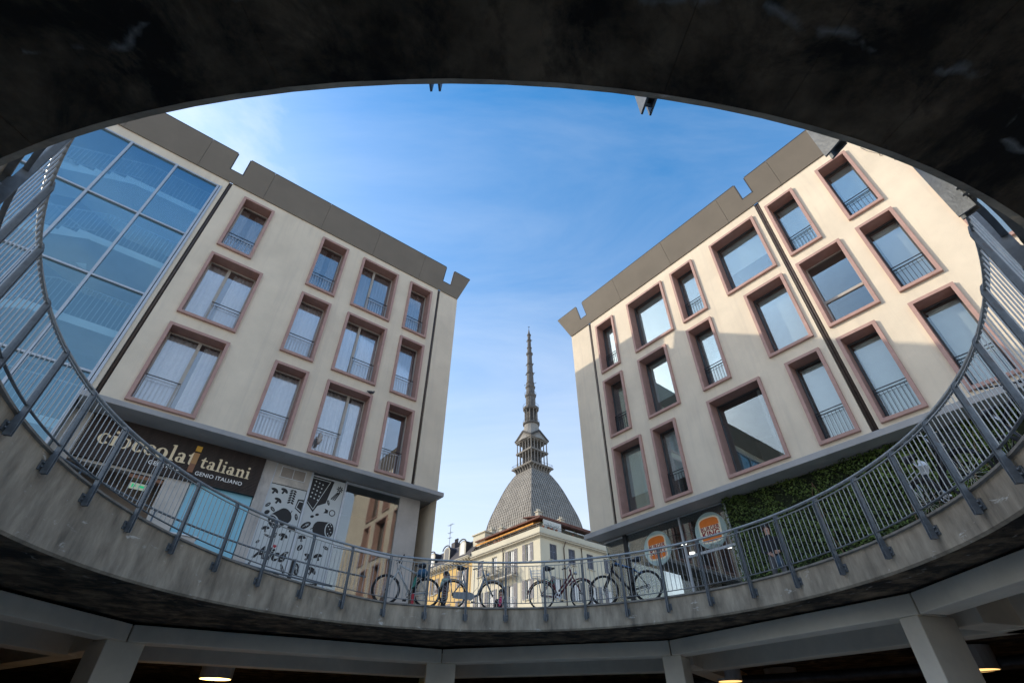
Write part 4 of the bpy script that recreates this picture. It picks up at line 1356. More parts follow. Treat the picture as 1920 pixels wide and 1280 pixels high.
# green wall
gw = thing('green_wall', 'dense dark green climbing plants covering the ground floor of the right block', 'green wall', (0, 0, 0), rotR)
at(gw, RBm, 0, 0, 0)
mb = MB(); mb.box(-7.98, 9, GY, GY + 0.1, 0, 3.53); obj('backing', mb, 'leaf_back', gw)
rnd = random.Random(5)
mb = MB()
def thick(x, z):
    return 0.16 + 0.10 * math.sin(x * 2.3 + 1.2 * math.sin(z * 2.1)) * math.sin(z * 2.7 + x) + 0.06 * math.sin(x * 7 + z * 5)
for i in range(42000):
    x = rnd.uniform(-8.05, 6.5); z = rnd.uniform(0.0, 3.52)
    tk = thick(x, z)
    if tk < 0.10 and rnd.random() < 0.75:
        continue
    d = tk * rnd.random() ** 0.5
    y = GY - 0.01 - d
    s = rnd.uniform(0.020, 0.046) * (1.5 if math.sin(x * 1.7 + z * 2.2) + math.sin(x * .8 - z) > 0.7 else 1.0)
    a = Vector((rnd.uniform(-1, 1), rnd.uniform(-0.7, 0.2), rnd.uniform(-1, 0.5))).normalized()
    b = a.cross(Vector((rnd.uniform(-.5, .5), -1, rnd.uniform(0, 0.9)))).normalized()
    c = Vector((x, y, z))
    mb.quad(c - a * s, c - b * s * 0.55, c + a * s, c + b * s * 0.55)
o = obj('foliage', mb, 'leaf', gw, fix=False); o['kind'] = 'stuff'
for i in range(14):
    x = rnd.uniform(-7.5, 4)
    pts = [(x + 0.10 * math.sin(q * 1.3 + i), GY - 0.10 - 0.03 * math.sin(q + i), q * 0.32) for q in range(11)]
    m2 = MB(); m2.tube(pts, 0.012, 5); obj('stem', m2, 'stem', gw)

# small things on the facades
t = thing('wall_cable', 'thin brown cable with a loop hanging down the top right wall', 'cable', (0, 0, 0), rotR); at(t, RBm, 0, 0, 0)
pts = [(0.55, -0.02, 13.1), (0.62, -0.02, 12.8), (0.74, -0.02, 12.5), (0.82, -0.02, 12.35)]
pts2 = [(0.86 + 0.06 * math.sin(a), -0.02, 12.28 + 0.07 * math.cos(a)) for a in [q * 2 * PI / 12 for q in range(13)]]
mb = MB(); mb.tube(pts + pts2 + [(0.95, -0.02, 12.1), (1.02, -0.02, 11.9), (1.0, -0.02, 11.7)], 0.007, 5); obj('wire', mb, 'pipe_brown', t)
def pigeon(mtx, rot, x, y, z, lab, yaw):
    t_ = thing('pigeon', lab, 'bird', (0, 0, 0), rot + yaw); at(t_, mtx, x, y, z)
    m3 = MB()
    m3.tube([(-0.19, 0, 0.085), (-0.10, 0, 0.10), (-0.02, 0, 0.115), (0.06, 0, 0.14), (0.10, 0, 0.19), (0.125, 0, 0.225), (0.15, 0, 0.225), (0.175, 0, 0.22)],
            [0.014, 0.040, 0.060, 0.056, 0.034, 0.028, 0.022, 0.004], 10)
    obj('body', m3, 'pigeon', t_, smooth=True)
    for s in (-1, 1):
        m3 = MB(); m3.tube([(0.0, s * 0.02, 0.07), (0.01, s * 0.022, 0.0)], 0.006, 5); obj('leg', m3, 'bike_red', t_)
pigeon(LBm, rotL, 5.36, -0.03, 7.525, 'dark pigeon perched on the pink window frame of the lowest storey', 0.3)
t = thing('plush_toy', 'small pale toy tied to the window balustrade above the printed shop window', 'toy', (0, 0, 0), rotL); at(t, LBm, 4.02, 0.20, 5.15)
mb = MB(); mb.tube([(0, 0, 0), (0.01, 0, 0.10), (0, 0, 0.2), (0.02, 0, 0.30), (0, 0, 0.42)], [0.04, 0.085, 0.06, 0.085, 0.03], 10); obj('body', mb, 'marble', t, smooth=True)
for s in (-1, 1):
    mb = MB(); mb.tube([(0, 0, 0.24), (s * 0.1, -0.02, 0.16)], 0.03, 8); obj('arm', mb, 'marble', t, smooth=True)

# ------------------------------------------------------------------ the tall domed tower in the distance
MO = thing('domed_tower', 'tall pointed spire on a steep four-sided grey stone dome between the blocks', 'tower', (8.92, 196.45, 0), R(40) )
# local axes: faces at +-x, +-y ; corner towards the camera
prof = [(40, 11.35), (48, 14.2), (56, 14.3), (64.8, 13.0), (69, 11.7), (73.2, 10.2), (76.5, 9.1), (79.4, 7.95), (82, 6.7), (84.8, 5.1)]
prof[0] = (40, 14.6); prof[1] = (48, 14.6)
def half(z):
    for (z0, s0), (z1, s1) in zip(prof, prof[1:]):
        if z0 <= z <= z1:
            t_ = (z - z0) / (z1 - z0)
            return s0 + (s1 - s0) * t_
    return prof[-1][1]
def sm_half(z):
    return (half(max(40, z - 1.6)) + half(z) + half(min(84.8, z + 1.6))) / 3 if z < 83 else half(z)
mb = MB()
zz = [48 + i * (84.8 - 48) / 30 for i in range(31)]
for i in range(30):
    z0, z1 = zz[i], zz[i + 1]
    a, b = sm_half(z0) - 0.12, sm_half(z1) - 0.12
    for q in range(4):
        c, s = math.cos(q * PI / 2), math.sin(q * PI / 2)
        rt = lambda x, y, z: (x * c - y * s, x * s + y * c, z)
        mb.quad(rt(a, -a, z0), rt(a, a, z0), rt(b, b, z1), rt(b, -b, z1))
dome = obj('dome', mb, 'mole_under', MO, fix=False)
mb = MB()
rnd = random.Random(11)
CW = 1.22
rows_ = []
z = 50.0
while z < 84.2:
    rows_.append(z); z += 1.22
rows_.append(84.6)
for q in range(4):
    c, s = math.cos(q * PI / 2), math.sin(q * PI / 2)
    rt = lambda x, y, z: (x * c - y * s, x * s + y * c, z)
    for i in range(len(rows_) - 1):
        z0, z1 = rows_[i], rows_[i + 1]
        s0, s1 = sm_half(z0), sm_half(z1)
        kmax = int(s0 / CW) + 1
        for k_ in range(-kmax, kmax + 1):
            u0, u1 = (k_ - 0.5) * CW + 0.17, (k_ + 0.5) * CW - 0.10
            off = 0.45 * (k_ % 2)
            za, zb_ = z0 + 0.02, z1 + 0.02
            a0, a1 = max(u0, -s0), min(u1, s0)
            b0, b1 = max(u0, -s1), min(u1, s1)
            if a1 - a0 < 0.12:
                continue
            if b1 < b0:
                b0 = b1 = (b0 + b1) / 2
            jz = rnd.uniform(-.05, .05)
            p0 = 0.19 + rnd.uniform(-.03, .03); p1 = 0.11
            A = [rt(s0 + p0, a0, za + jz), rt(s0 + p0, a1, za + jz), rt(s1 + p1, b1, zb_), rt(s1 + p1, b0, zb_)]
            B = [rt(s0 - 0.1, a0, za + jz), rt(s0 - 0.1, a1, za + jz)]
            mb.add(A + B, [(0, 1, 2, 3), (4, 5, 1, 0)])
o = obj('dome_tile', mb, 'mole_tile', dome, fix=False); o['kind'] = 'stuff'
mb = MB()
for q in range(4):
    c, s = math.cos(q * PI / 2 + PI / 4), math.sin(q * PI / 2 + PI / 4)
    mb.tube([(sm_half(z) * 1.4142 * c, sm_half(z) * 1.4142 * s, z) for z in [50 + i * 34.6 / 24 for i in range(25)]], 0.30, 6)
obj('ridge', mb, 'mole_stone', dome)
mb = MB(); mb.box(-16, 16, -16, 16, 0, 46); mb.box(-17, 17, -17, 17, 46.02, 50); obj('base', mb, 'mole_stone', MO)
def sq(mb_, h0, h1, z0, z1):
    P = [(-h0, -h0, z0), (h0, -h0, z0), (h0, h0, z0), (-h0, h0, z0), (-h1, -h1, z1), (h1, -h1, z1), (h1, h1, z1), (-h1, h1, z1)]
    mb_.add(P, [(0, 3, 2, 1), (4, 5, 6, 7), (0, 1, 5, 4), (1, 2, 6, 5), (2, 3, 7, 6), (3, 0, 4, 7)])
# gallery with brackets
mb = MB(); sq(mb, 5.2, 5.2, 84.6, 85.1); sq(mb, 4.9, 5.0, 85.1, 87.0); sq(mb, 6.35, 6.45, 87.0, 87.5); sq(mb, 6.15, 6.15, 87.5, 87.9)
gal = obj('gallery', mb, 'mole_stone', MO)
bm_ = MB(); bm_.prism([(4.9, 85.2), (5.35, 85.3), (5.5, 86.0), (6.2, 86.7), (6.3, 87.0), (4.9, 87.0)], lambda a, b, d: (a, d, b), -0.22, 0.22)
br = bm_.mesh('bracket', 'mole_stone')
for q in range(4):
    for i in range(7):
        o = bpy.data.objects.new('bracket', br); COL.objects.link(o); o.parent = gal
        u = -4.6 + i * 9.2 / 6
        o.rotation_euler = (0, 0, q * PI / 2); o.location = (-u * math.sin(q * PI / 2), u * math.cos(q * PI / 2), 0)
mb = MB()
for q in range(4):
    c, s = math.cos(q * PI / 2), math.sin(q * PI / 2)
    rt = lambda x, y, z: (x * c - y * s, x * s + y * c, z)
    mb.bar(rt(6.2, -6.2, 88.9), rt(6.2, 6.2, 88.9), 0.07, 0.07)
    for i in range(13):
        u = -6.2 + i * 12.4 / 12
        mb.bar(rt(6.2, u, 87.9), rt(6.2, u, 88.9), 0.06, 0.06)
obj('gallery_railing', mb, 'mole_dark', gal)
# two-storey temple
mb = MB(); sq(mb, 2.5, 2.5, 87.9, 100.0); obj('core', mb, 'mole_dark', MO)
mb = MB(); sq(mb, 4.95, 4.95, 87.95, 88.4); sq(mb, 5.05, 5.05, 94.2, 94.9); sq(mb, 5.0, 5.0, 99.4, 99.95); sq(mb, 5.3, 5.4, 99.95, 100.4)
obj('entablature', mb, 'mole_stone', MO)
cmB = MB(); cmB.lathe([(0.34, 0), (0.34, 0.3), (0.26, 0.35), (0.22, 5.2), (0.34, 5.5), (0.34, 5.8)], 8)
cme = cmB.mesh('pillar', 'mole_stone')
cmC = MB(); cmC.lathe([(0.34, 0), (0.34, 0.3), (0.26, 0.35), (0.22, 4.0), (0.34, 4.3), (0.34, 4.5)], 8)
cme2 = cmC.mesh('pillar', 'mole_stone')
tm_ = thing  # noqa
for lev, (z0, me_) in enumerate(((88.4, cme), (94.9, cme2))):
    for q in range(4):
        for i in range(6):
            if i == 5:
                continue
            u = -4.55 + i * 9.1 / 5
            c, s = math.cos(q * PI / 2), math.sin(q * PI / 2)
            o = bpy.data.objects.new('pillar', me_); COL.objects.link(o); o.parent = MO
            o.location = (4.55 * c - u * s, 4.55 * s + u * c, z0)
for q in range(4):      # pediments
    c, s = math.cos(q * PI / 2), math.sin(q * PI / 2)
    rt = lambda x, y, z: (x * c - y * s, x * s + y * c, z)
    mb = MB(); mb.add([rt(5.1, -5.0, 100.42), rt(5.1, 5.0, 100.42), rt(5.1, 0, 103.9), rt(1.2, -1.2, 103.0), rt(1.2, 1.2, 103.0), rt(1.2, 0, 106.4)], [(0, 1, 2), (0, 2, 5, 3), (1, 4, 5, 2)])
    pd = obj('pediment', mb, 'mole_stone', MO, fix=False)
    mb = MB()
    for e in (-1, 1):
        mb.bar(rt(5.15, e * 5.35, 100.4), rt(5.15, 0, 104.15), 0.9, 0.32, up=rt(1, 0, 0))
    obj('cornice', mb, 'mole_dark', pd)
    mb = MB(); mb.lathe([(0.55, 0), (0.55, 0.06)], 14); me_ = mb.mesh('roundel', 'mole_dark')
    o = bpy.data.objects.new('roundel', me_); COL.objects.link(o); o.parent = pd
    o.location = rt(5.12, 0, 101.7); o.rotation_euler = (0, PI / 2, q * PI / 2)
def lathe_part(name, prof_, m_, n=20):
    m3 = MB(); m3.lathe(prof_, n); return obj(name, m3, m_, MO)
lathe_part('skirt_roof', [(6.0, 99.9), (5.2, 102.2), (4.0, 105.2), (3.3, 108.0), (3.2, 108.6)], 'mole_tile', 16)
lathe_part('ring_gallery', [(3.2, 108.5), (3.85, 108.9), (3.9, 109.6), (3.5, 109.65), (3.5, 109.7)], 'mole_spire')
mb = MB(); mb.lathe([(1.95, 109.6), (1.95, 116.6)], 14); obj('drum', mb, 'mole_dark', MO)
cmD = MB(); cmD.lathe([(0.30, 0), (0.24, 0.4), (0.20, 5.9), (0.32, 6.4), (0.32, 6.6)], 8); cme = cmD.mesh('pillar', 'mole_stone')
for i in range(10):
    a = 2 * PI * i / 10
    o = bpy.data.objects.new('pillar', cme); COL.objects.link(o); o.parent = MO; o.location = (2.85 * math.cos(a), 2.85 * math.sin(a), 109.8)
mb = MB()
for z, r in ((110.7, 3.8), (118.9, 3.75), (126.0, 2.75)):
    mb.tube([(r * math.cos(2 * PI * i / 20), r * math.sin(2 * PI * i / 20), z) for i in range(20)], 0.05, 5, closed=True)
    for i in range(20):
        a = 2 * PI * i / 20
        mb.bar((r * math.cos(a), r * math.sin(a), z - 1.1), (r * math.cos(a), r * math.sin(a), z), 0.05, 0.05)
obj('ring_railing', mb, 'mole_dark', MO)
segs = [(3.3, 116.4), (3.7, 116.8), (3.75, 117.7), (2.5, 117.8), (2.15, 118.1), (2.1, 123.6), (2.65, 124.2), (2.75, 124.9), (2.1, 125.0), (2.0, 128.6), (2.4, 129.2), (2.45, 129.6), (1.95, 129.8), (1.9, 131.2), (2.1, 131.5), (2.1, 131.8), (1.75, 132.0),
        (1.6, 137.2), (1.95, 137.4), (1.95, 137.8), (1.5, 138.0), (1.38, 142.8), (1.7, 143.1), (1.7, 143.5), (1.3, 143.7), (1.18, 149.0), (1.65, 149.5), (1.75, 150.2), (1.1, 150.4), (1.05, 153.4), (1.3, 153.7), (1.3, 154.0), (0.95, 154.2), (0.9, 158.0), (1.2, 158.5), (1.2, 159.0), (0.8, 159.2), (0.78, 161.8), (1.05, 162.3), (1.05, 162.8), (0.62, 163.0), (0.12, 166.6), (0.10, 167.3)]
lathe_part('spire', segs, 'mole_spire', 14)
cmE = MB(); cmE.box(-0.16, 0.16, -0.1, 0.12, 0, 5.4); cme = cmE.mesh('buttress', 'mole_stone')
for i in range(8):
    a = 2 * PI * i / 8
    o = bpy.data.objects.new('buttress', cme); COL.objects.link(o); o.parent = MO; o.location = (2.15 * math.cos(a), 2.15 * math.sin(a), 118.1); o.rotation_euler = (0, 0, a + PI / 2)
mb = MB()
for z, r in ((131.6, 2.9), (137.6, 2.3), (143.3, 2.0), (158.7, 1.5), (121, 0)):
    if r:
        for i in range(4):
            a = PI / 2 * i + 0.5
            mb.bar((0, 0, z), (r * math.cos(a), r * math.sin(a), z), 0.12, 0.12)
            mb.bar((r * math.cos(a), r * math.sin(a), z - 0.35), (r * math.cos(a), r * math.sin(a), z + 0.35), 0.14, 0.14)
obj('spotlight_arm', mb, 'mole_dark', MO)
mb = MB()
for i in range(8):
    a = i * PI / 4
    mb.add([(0, -0.12, 168.2 + 0.0), (0.16 * math.cos(a + .5), 0, 168.2 + .16 * math.sin(a + .5)), (0.8 * math.cos(a), 0, 168.2 + 0.8 * math.sin(a)), (0.16 * math.cos(a - .5), 0, 168.2 + .16 * math.sin(a - .5)), (0, 0.12, 168.2)], [(0, 1, 2), (0, 2, 3), (4, 2, 1), (4, 3, 2)])
mb.tube([(0, 0, 167.2), (0, 0, 168.2)], 0.06, 6)
star = obj('star', mb, 'mole_dark', MO, fix=False); star.rotation_euler = (0, 0, R(-40))

# ------------------------------------------------------------------ the apartment houses in front of it
PC = Vector((3.52, 61.9, 0))
PH = thing('apartment_house', 'pale cream corner apartment house with grey shutters and a roof terrace', 'building', PC, R(40))
# local: right-hand street face along +x (y = 0), left-hand sunny face along +y (x = 0)
PZ = 17.3
LW, RWD = 14.0, 16.0
def pface(side, u, d, z):
    """side 'r': u along +x, d outwards = -y ; side 'l': u along +y, d outwards = -x"""
    return (u, -d, z) if side == 'r' else (-d, u, z)
def pbox(mb_, side, u0, u1, d0, d1, z0, z1):
    a, b = pface(side, u0, d0, z0), pface(side, u1, d1, z1)
    mb_.box(min(a[0], b[0]), max(a[0], b[0]), min(a[1], b[1]), max(a[1], b[1]), z0, z1)
def house_wall(side, u0, u1, z0, z1, holes_, rec=0.22):
    m3 = MB()
    us = sorted(set([u0, u1] + [v for h in holes_ for v in h[:2]])); zs = sorted(set([z0, z1] + [v for h in holes_ for v in h[2:]]))
    for i in range(len(us) - 1):
        for j_ in range(len(zs) - 1):
            cu_, cz = (us[i] + us[i + 1]) / 2, (zs[j_] + zs[j_ + 1]) / 2
            if any(h[0] < cu_ < h[1] and h[2] < cz < h[3] for h in holes_):
                continue
            m3.quad(pface(side, us[i], 0, zs[j_]), pface(side, us[i + 1], 0, zs[j_]), pface(side, us[i + 1], 0, zs[j_ + 1]), pface(side, us[i], 0, zs[j_ + 1]))
    for a, b, c, d in holes_:
        for P in (((a, 0, c), (a, -rec, c), (a, -rec, d), (a, 0, d)), ((b, 0, c), (b, -rec, c), (b, -rec, d), (b, 0, d)), ((a, 0, c), (b, 0, c), (b, -rec, c), (a, -rec, c)), ((a, 0, d), (b, 0, d), (b, -rec, d), (a, -rec, d))):
            m3.quad(*[pface(side, *p) for p in P])
    return m3
def house_window(par, side, u, z0, z1, w, shut, mshut='shutter', sill=True):
    """shut: 'open' leaves folded back beside the opening, 'closed', 'none'"""
    m3 = MB(); pbox(m3, side, u - w / 2, u + w / 2, -0.21, -0.19, z0, z1)
    pn = obj('window', m3, 'pane_dark', par)
    m3 = MB()
    for a, b in ((u - w / 2, u - w / 2 + 0.07), (u - 0.04, u + 0.04), (u + w / 2 - 0.07, u + w / 2)):
        pbox(m3, side, a, b, -0.19, -0.14, z0, z1)
    pbox(m3, side, u - w / 2 + 0.07, u - 0.04, -0.188, -0.145, z1 - 0.08, z1); pbox(m3, side, u + 0.04, u + w / 2 - 0.07, -0.188, -0.145, z1 - 0.08, z1)
    obj('frame', m3, 'net_curtain', pn)
    if shut != 'closed':
        m3 = MB(); pbox(m3, side, u - w / 2 + 0.09, u - 0.06, -0.187, -0.186, z0 + 0.1, z1 - 0.15); pbox(m3, side, u + 0.06, u + w / 2 - 0.3, -0.187, -0.186, z0 + 0.1, z1 - 0.15)
        obj('net_curtain', m3, 'net_curtain', pn)
    if sill:
        m3 = MB(); pbox(m3, side, u - w / 2 - 0.12, u + w / 2 + 0.12, -0.02, 0.14, z0 - 0.10, z0 - 0.004); obj('sill', m3, 'pal_trim', pn)
    if shut == 'none':
        return pn
    for s in (-1, 1):
        m3 = MB()
        if shut == 'open':
            a0, a1, d = u + s * (w / 2 + 0.03), u + s * (w + 0.02), 0.03
        else:
            a0, a1, d = u + s * 0.012, u + s * w / 2, -0.12
        a0, a1 = min(a0, a1), max(a0, a1)
        for (p, q) in ((a0, a0 + 0.06), (a1 - 0.06, a1)):
            pbox(m3, side, p, q, d, d + 0.05, z0, z1)
        for (p, q) in ((z0, z0 + 0.1), (z1 - 0.1, z1), ((z0 + z1) / 2 - .05, (z0 + z1) / 2 + .05)):
            pbox(m3, side, a0 + 0.06, a1 - 0.06, d, d + 0.05, p, q)
        n_ = int((z1 - z0 - 0.3) / 0.10)
        for i in range(n_):
            zc = z0 + 0.14 + (z1 - z0 - 0.28) * i / n_
            pbox(m3, side, a0 + 0.06, a1 - 0.06, d + 0.008, d + 0.036, zc, zc + 0.055)
        obj('shutter', m3, mshut, pn)
    return pn
def balcony(par, side, u0, u1, z):
    m3 = MB(); pbox(m3, side, u0, u1, 0.0, 1.0, z - 0.16, z)
    bo = obj('balcony', m3, 'stone_balcony', par)
    m3 = MB()
    for u in (u0 + 0.3, u1 - 0.3):
        m3.prism([(0.0, z - 0.75), (0.35, z - 0.45), (0.85, z - 0.17), (0, z - 0.17)], lambda a, b, d: pface(side, d, a, b), u - 0.12, u + 0.12)
    obj('bracket', m3, 'stone_balcony', bo)
    m3 = MB()
    for (a, b, c, d) in ((u0, u1, 0.95, 0.99), (u0, u0 + 0.04, 0, 0.95), (u1 - 0.04, u1, 0, 0.95)):
        pbox(m3, side, a, b, c, d, z + 0.95, z + 1.0)
        pbox(m3, side, a, b, c, d, z + 0.08, z + 0.12)
    n_ = int((u1 - u0) / 0.12)
    for i in range(n_ + 1):
        u = u0 + 0.02 + (u1 - u0 - 0.04) * i / n_
        pbox(m3, side, u - 0.012, u + 0.012, 0.96, 0.98, z, z + 0.95)
    for i in range(8):
        for u in (u0, u1 - 0.03):
            pbox(m3, side, u, u + 0.025, 0.05 + i * 0.115, 0.075 + i * 0.115, z, z + 0.95)
    obj('balustrade', m3, 'iron', bo)
lwin = [(2.3, 14.6, 16.7, 0.95, 'open'), (5.5, 13.4, 16.6, 1.15, 'open'), (9.0, 14.1, 16.5, 1.1, 'none'), (2.4, 10.4, 12.55, 0.95, 'open'), (5.6, 9.3, 12.5, 1.2, 'open'), (9.6, 9.6, 12.5, 1.2, 'open'), (12.3, 10.4, 12.5, 1.0, 'open'), (12.2, 14.6, 16.5, 0.95, 'closed')]
rwin = [(2.2, 14.65, 16.52, 1.2, 'closed'), (5.5, 14.65, 16.52, 1.2, 'closed'), (8.9, 14.65, 16.52, 1.2, 'closed'), (12.2, 14.65, 16.52, 1.2, 'closed'), (2.9, 10.5, 12.75, 1.2, 'open'), (6.1, 10.5, 12.75, 1.2, 'open'), (9.3, 10.5, 12.75, 1.2, 'open'), (12.4, 10.5, 12.75, 1.2, 'open')]
mb = house_wall('l', 0, LW, 0, PZ, [(u - w / 2, u + w / 2, a, b) for u, a, b, w, s in lwin])
m_r = house_wall('r', 0, RWD, 0, PZ, [(u - w / 2, u + w / 2, a, b) for u, a, b, w, s in rwin])
obj('wall', mb, 'pal_cream', PH, fix=False); obj('wall', m_r, 'pal_cream', PH, fix=False)
for u, a, b, w, s in lwin:
    house_window(PH, 'l', u, a, b, w, s)
for u, a, b, w, s in rwin:
    house_window(PH, 'r', u, a, b, w, s, 'shutter_dark')
balcony(PH, 'l', 4.2, 7.6, 13.4); balcony(PH, 'l', 8.0, 10.4, 14.05); balcony(PH, 'l', 8.2, 11.0, 9.6)
# string courses, cornice, terrace wall
mb = MB()
for z0, z1, d in ((16.98, 17.12, 0.10), (17.12, 17.30, 0.42), (17.30, 17.44, 0.55)):
    mb.box(-d, RWD, -d, 12, z0, z1 - 0.002) if False else None
    for side, L_ in (('l', LW), ('r', RWD)):
        if side == 'l':
            mb.box(-d, 0.0, 0.0, L_, z0, z1 - 0.002)
        else:
            mb.box(-d, L_, -d, 0.0, z0, z1 - 0.002)
obj('cornice', mb, 'pal_trim', PH)
mb = MB(); mb.box(0.02, RWD, 0.02, LW, PZ + 0.02, PZ + 0.14); obj('terrace_floor', mb, 'stone_balcony', PH)
mb = MB(); mb.box(-0.25, -0.05, -0.05, LW, 17.45, 18.15); mb.box(-0.25, RWD, -0.25, -0.05, 17.45, 18.15); obj('terrace_wall', mb, 'pal_cream', PH)
mb = MB()
for z in (18.35, 18.62):
    mb.box(-0.17, -0.14, -0.14, LW, z, z + 0.03); mb.box(-0.17, RWD, -0.17, -0.14, z, z + 0.03)
for i in range(9):
    mb.box(-0.175, -0.135, i * 1.7 + .3, i * 1.7 + .34, 18.15, 18.65); mb.box(i * 1.9 + .3, i * 1.9 + .34, -0.175, -0.135, 18.15, 18.65)
    mb.box(-0.24, -0.10, i * 1.7 + .24, i * 1.7 + .40, 17.9, 18.0)
obj('terrace_railing', mb, 'iron', PH)
# set-back attic under a tiled roof, orange awning on the sunny side
mb = MB(); mb.box(1.6, RWD, 1.6, LW, PZ + 0.14, 19.6); att = obj('attic_wall', mb, 'pal_cream', PH)
mb = MB()
mb.add([(0.3, 0.3, 19.55), (RWD, 0.3, 19.55), (RWD, 7, 20.7), (6, 7, 20.7), (6, LW, 20.7), (0.3, LW, 19.55), (0.3, 0.3, 19.75), (RWD, 0.3, 19.75), (RWD, 7, 21.0), (6, 7, 21.0), (6, LW, 21.0), (0.3, LW, 19.75)],
       [(0, 1, 2, 3), (0, 3, 4, 5), (6, 9, 8, 7), (6, 11, 10, 9), (0, 6, 7, 1), (5, 11, 6, 0), (4, 10, 11, 5)])
rf = obj('roof', mb, 'roof_red', PH)
til = MB(); til.tube([(0, -0.05, 0), (0, 3.4, 0.62)], 0.09, 6)
tme = til.mesh('roof_tile', 'roof_red')
for i in range(60):
    o = bpy.data.objects.new('roof_tile', tme); COL.objects.link(o); o.parent = rf
    o.location = (0.5 + i * 0.255, 0.3, 19.78)
mb = MB()
for i in range(7):
    y0 = 1.0 + i * 1.75
    mb.quad((-0.15, y0, 18.95), (-0.15, y0 + 1.7, 18.95), (1.5, y0 + 1.7, 19.5), (1.5, y0, 19.5))
    mb.quad((-0.15, y0, 18.75), (-0.15, y0 + 1.7, 18.75), (-0.15, y0 + 1.7, 18.95), (-0.15, y0, 18.95))
obj('awning', mb, 'awning', PH, fix=False)
mb = MB()
for i in range(5):
    x0 = 4.5 + i * 2.1
    mb.quad((x0, -0.1, 18.8), (x0 + 2.0, -0.1, 18.8), (x0 + 2.0, 1.55, 19.45), (x0, 1.55, 19.45))
    for q in range(10):
        mb.quad((x0 + q * .2, -0.1, 18.8), (x0 + q * .2 + .19, -0.1, 18.8), (x0 + q * .2 + .17, -0.1, 18.62), (x0 + q * .2 + .02, -0.1, 18.62))
obj('awning', mb, 'awning_white', PH, fix=False)
mb = MB(); mb.box(1.0, 4.2, 0.35, 0.42, 18.1, 19.5); obj('terrace_screen', mb, 'awning_white', PH)
for i in range(12):
    x, y = (rnd.uniform(0.1, 12), 0.1) if i % 2 else (0.1, rnd.uniform(0.3, 11))
    m3 = MB(); m3.lathe([(0.12, 18.16), (0.18, 18.5)], 8, (x, y, 0)); po = obj('flower_pot', m3, 'terracotta', PH)
    m3 = MB()
    for q in range(30):
        c = Vector((x + rnd.uniform(-.3, .3), y + rnd.uniform(-.3, .3), 18.5 + rnd.random() * 0.5)); a = Vector((rnd.uniform(-1, 1), rnd.uniform(-1, 1), rnd.uniform(-1, 1))).normalized(); b = a.orthogonal()
        m3.quad(c - a * .08, c - b * .04, c + a * .08, c + b * .04)
    obj('plant', m3, 'leaf', po, fix=False)
mb = MB(); mb.tube([(4.0, -0.10, 9), (4.0, -0.10, 16.4), (4.05, -0.3, 16.9), (4.05, -0.5, 17.1)], 0.06, 8); mb.tube([(7.3, -0.08, 9), (7.3, -0.08, 17.0)], 0.055, 8); mb.tube([(-0.08, 7.1, 9), (-0.08, 7.1, 16.6), (-0.3, 7.0, 17.1)], 0.06, 8)
obj('drainpipe', mb, 'pipe_brown', PH, smooth=True)
for (x, y, h) in ((3.2, 3.5, 22.2), (8.5, 4.5, 22.6), (2.5, 10.5, 21.6), (2.2, 12.4, 21.8), (2.6, 8.6, 21.2)):
    m3 = MB(); m3.box(x - .35, x + .35, y - .3, y + .3, 19.3, h - 0.5); m3.box(x - .45, x + .45, y - .4, y + .4, h - 0.5, h - 0.38)
    for s in (-.2, .2):
        m3.lathe([(0.13, h - .38), (0.10, h)], 8, (x + s, y, 0))
    obj('chimney', m3, 'pal_trim', PH)

# yellow house further down the street
YH = thing('apartment_house', 'yellow apartment house with dark mansard roof and dormers left of the cream one', 'building', PC, R(40))
Y0, Y1 = LW + 0.02, 60.0
ywin = []
for i in range(12):
    for z0, z1 in ((14.2, 16.3), (10.2, 12.4)):
        ywin.append((Y0 + 2.3 + i * 3.6, z0, z1, 1.1, 'open' if (i + int(z0)) % 3 else 'closed'))
mb = house_wall('l', Y0, Y1, 0, PZ, [(u - w / 2, u + w / 2, a, b) for u, a, b, w, s in ywin])
obj('wall', mb, 'pal_yellow', YH, fix=False)
for u, a, b, w, s in ywin:
    house_window(YH, 'l', u, a, b, w, s)
mb = MB()
mb.box(-0.12, 0, Y0, Y1, 16.9, 17.05); mb.box(-0.75, 0, Y0, Y1, 17.45, 17.62); mb.box(-0.85, 0, Y0, Y1, 17.62, 17.72)
co = obj('cornice', mb, 'pal_trim', YH)
mo = MB(); mo.prism([(0, 17.05), (-0.2, 17.1), (-0.62, 17.3), (-0.68, 17.445), (0, 17.445)], lambda a, b, d: (a, d, b), -0.13, 0.13)
mom = mo.mesh('modillion', 'pal_trim')
yy = Y0 + 0.4
while yy < Y1:
    o = bpy.data.objects.new('modillion', mom); COL.objects.link(o); o.parent = co; o.location = (0, yy, 0); yy += 0.62
mb = MB(); mb.add([(-0.5, Y0, 17.74), (1.6, Y0, 20.6), (6, Y0, 21.4), (6, Y1, 21.4), (1.6, Y1, 20.6), (-0.5, Y1, 17.74), (6, Y0, 17.74)], [(0, 1, 4, 5), (1, 2, 3, 4), (0, 6, 2, 1)])
obj('roof', mb, 'slate', YH, fix=False)
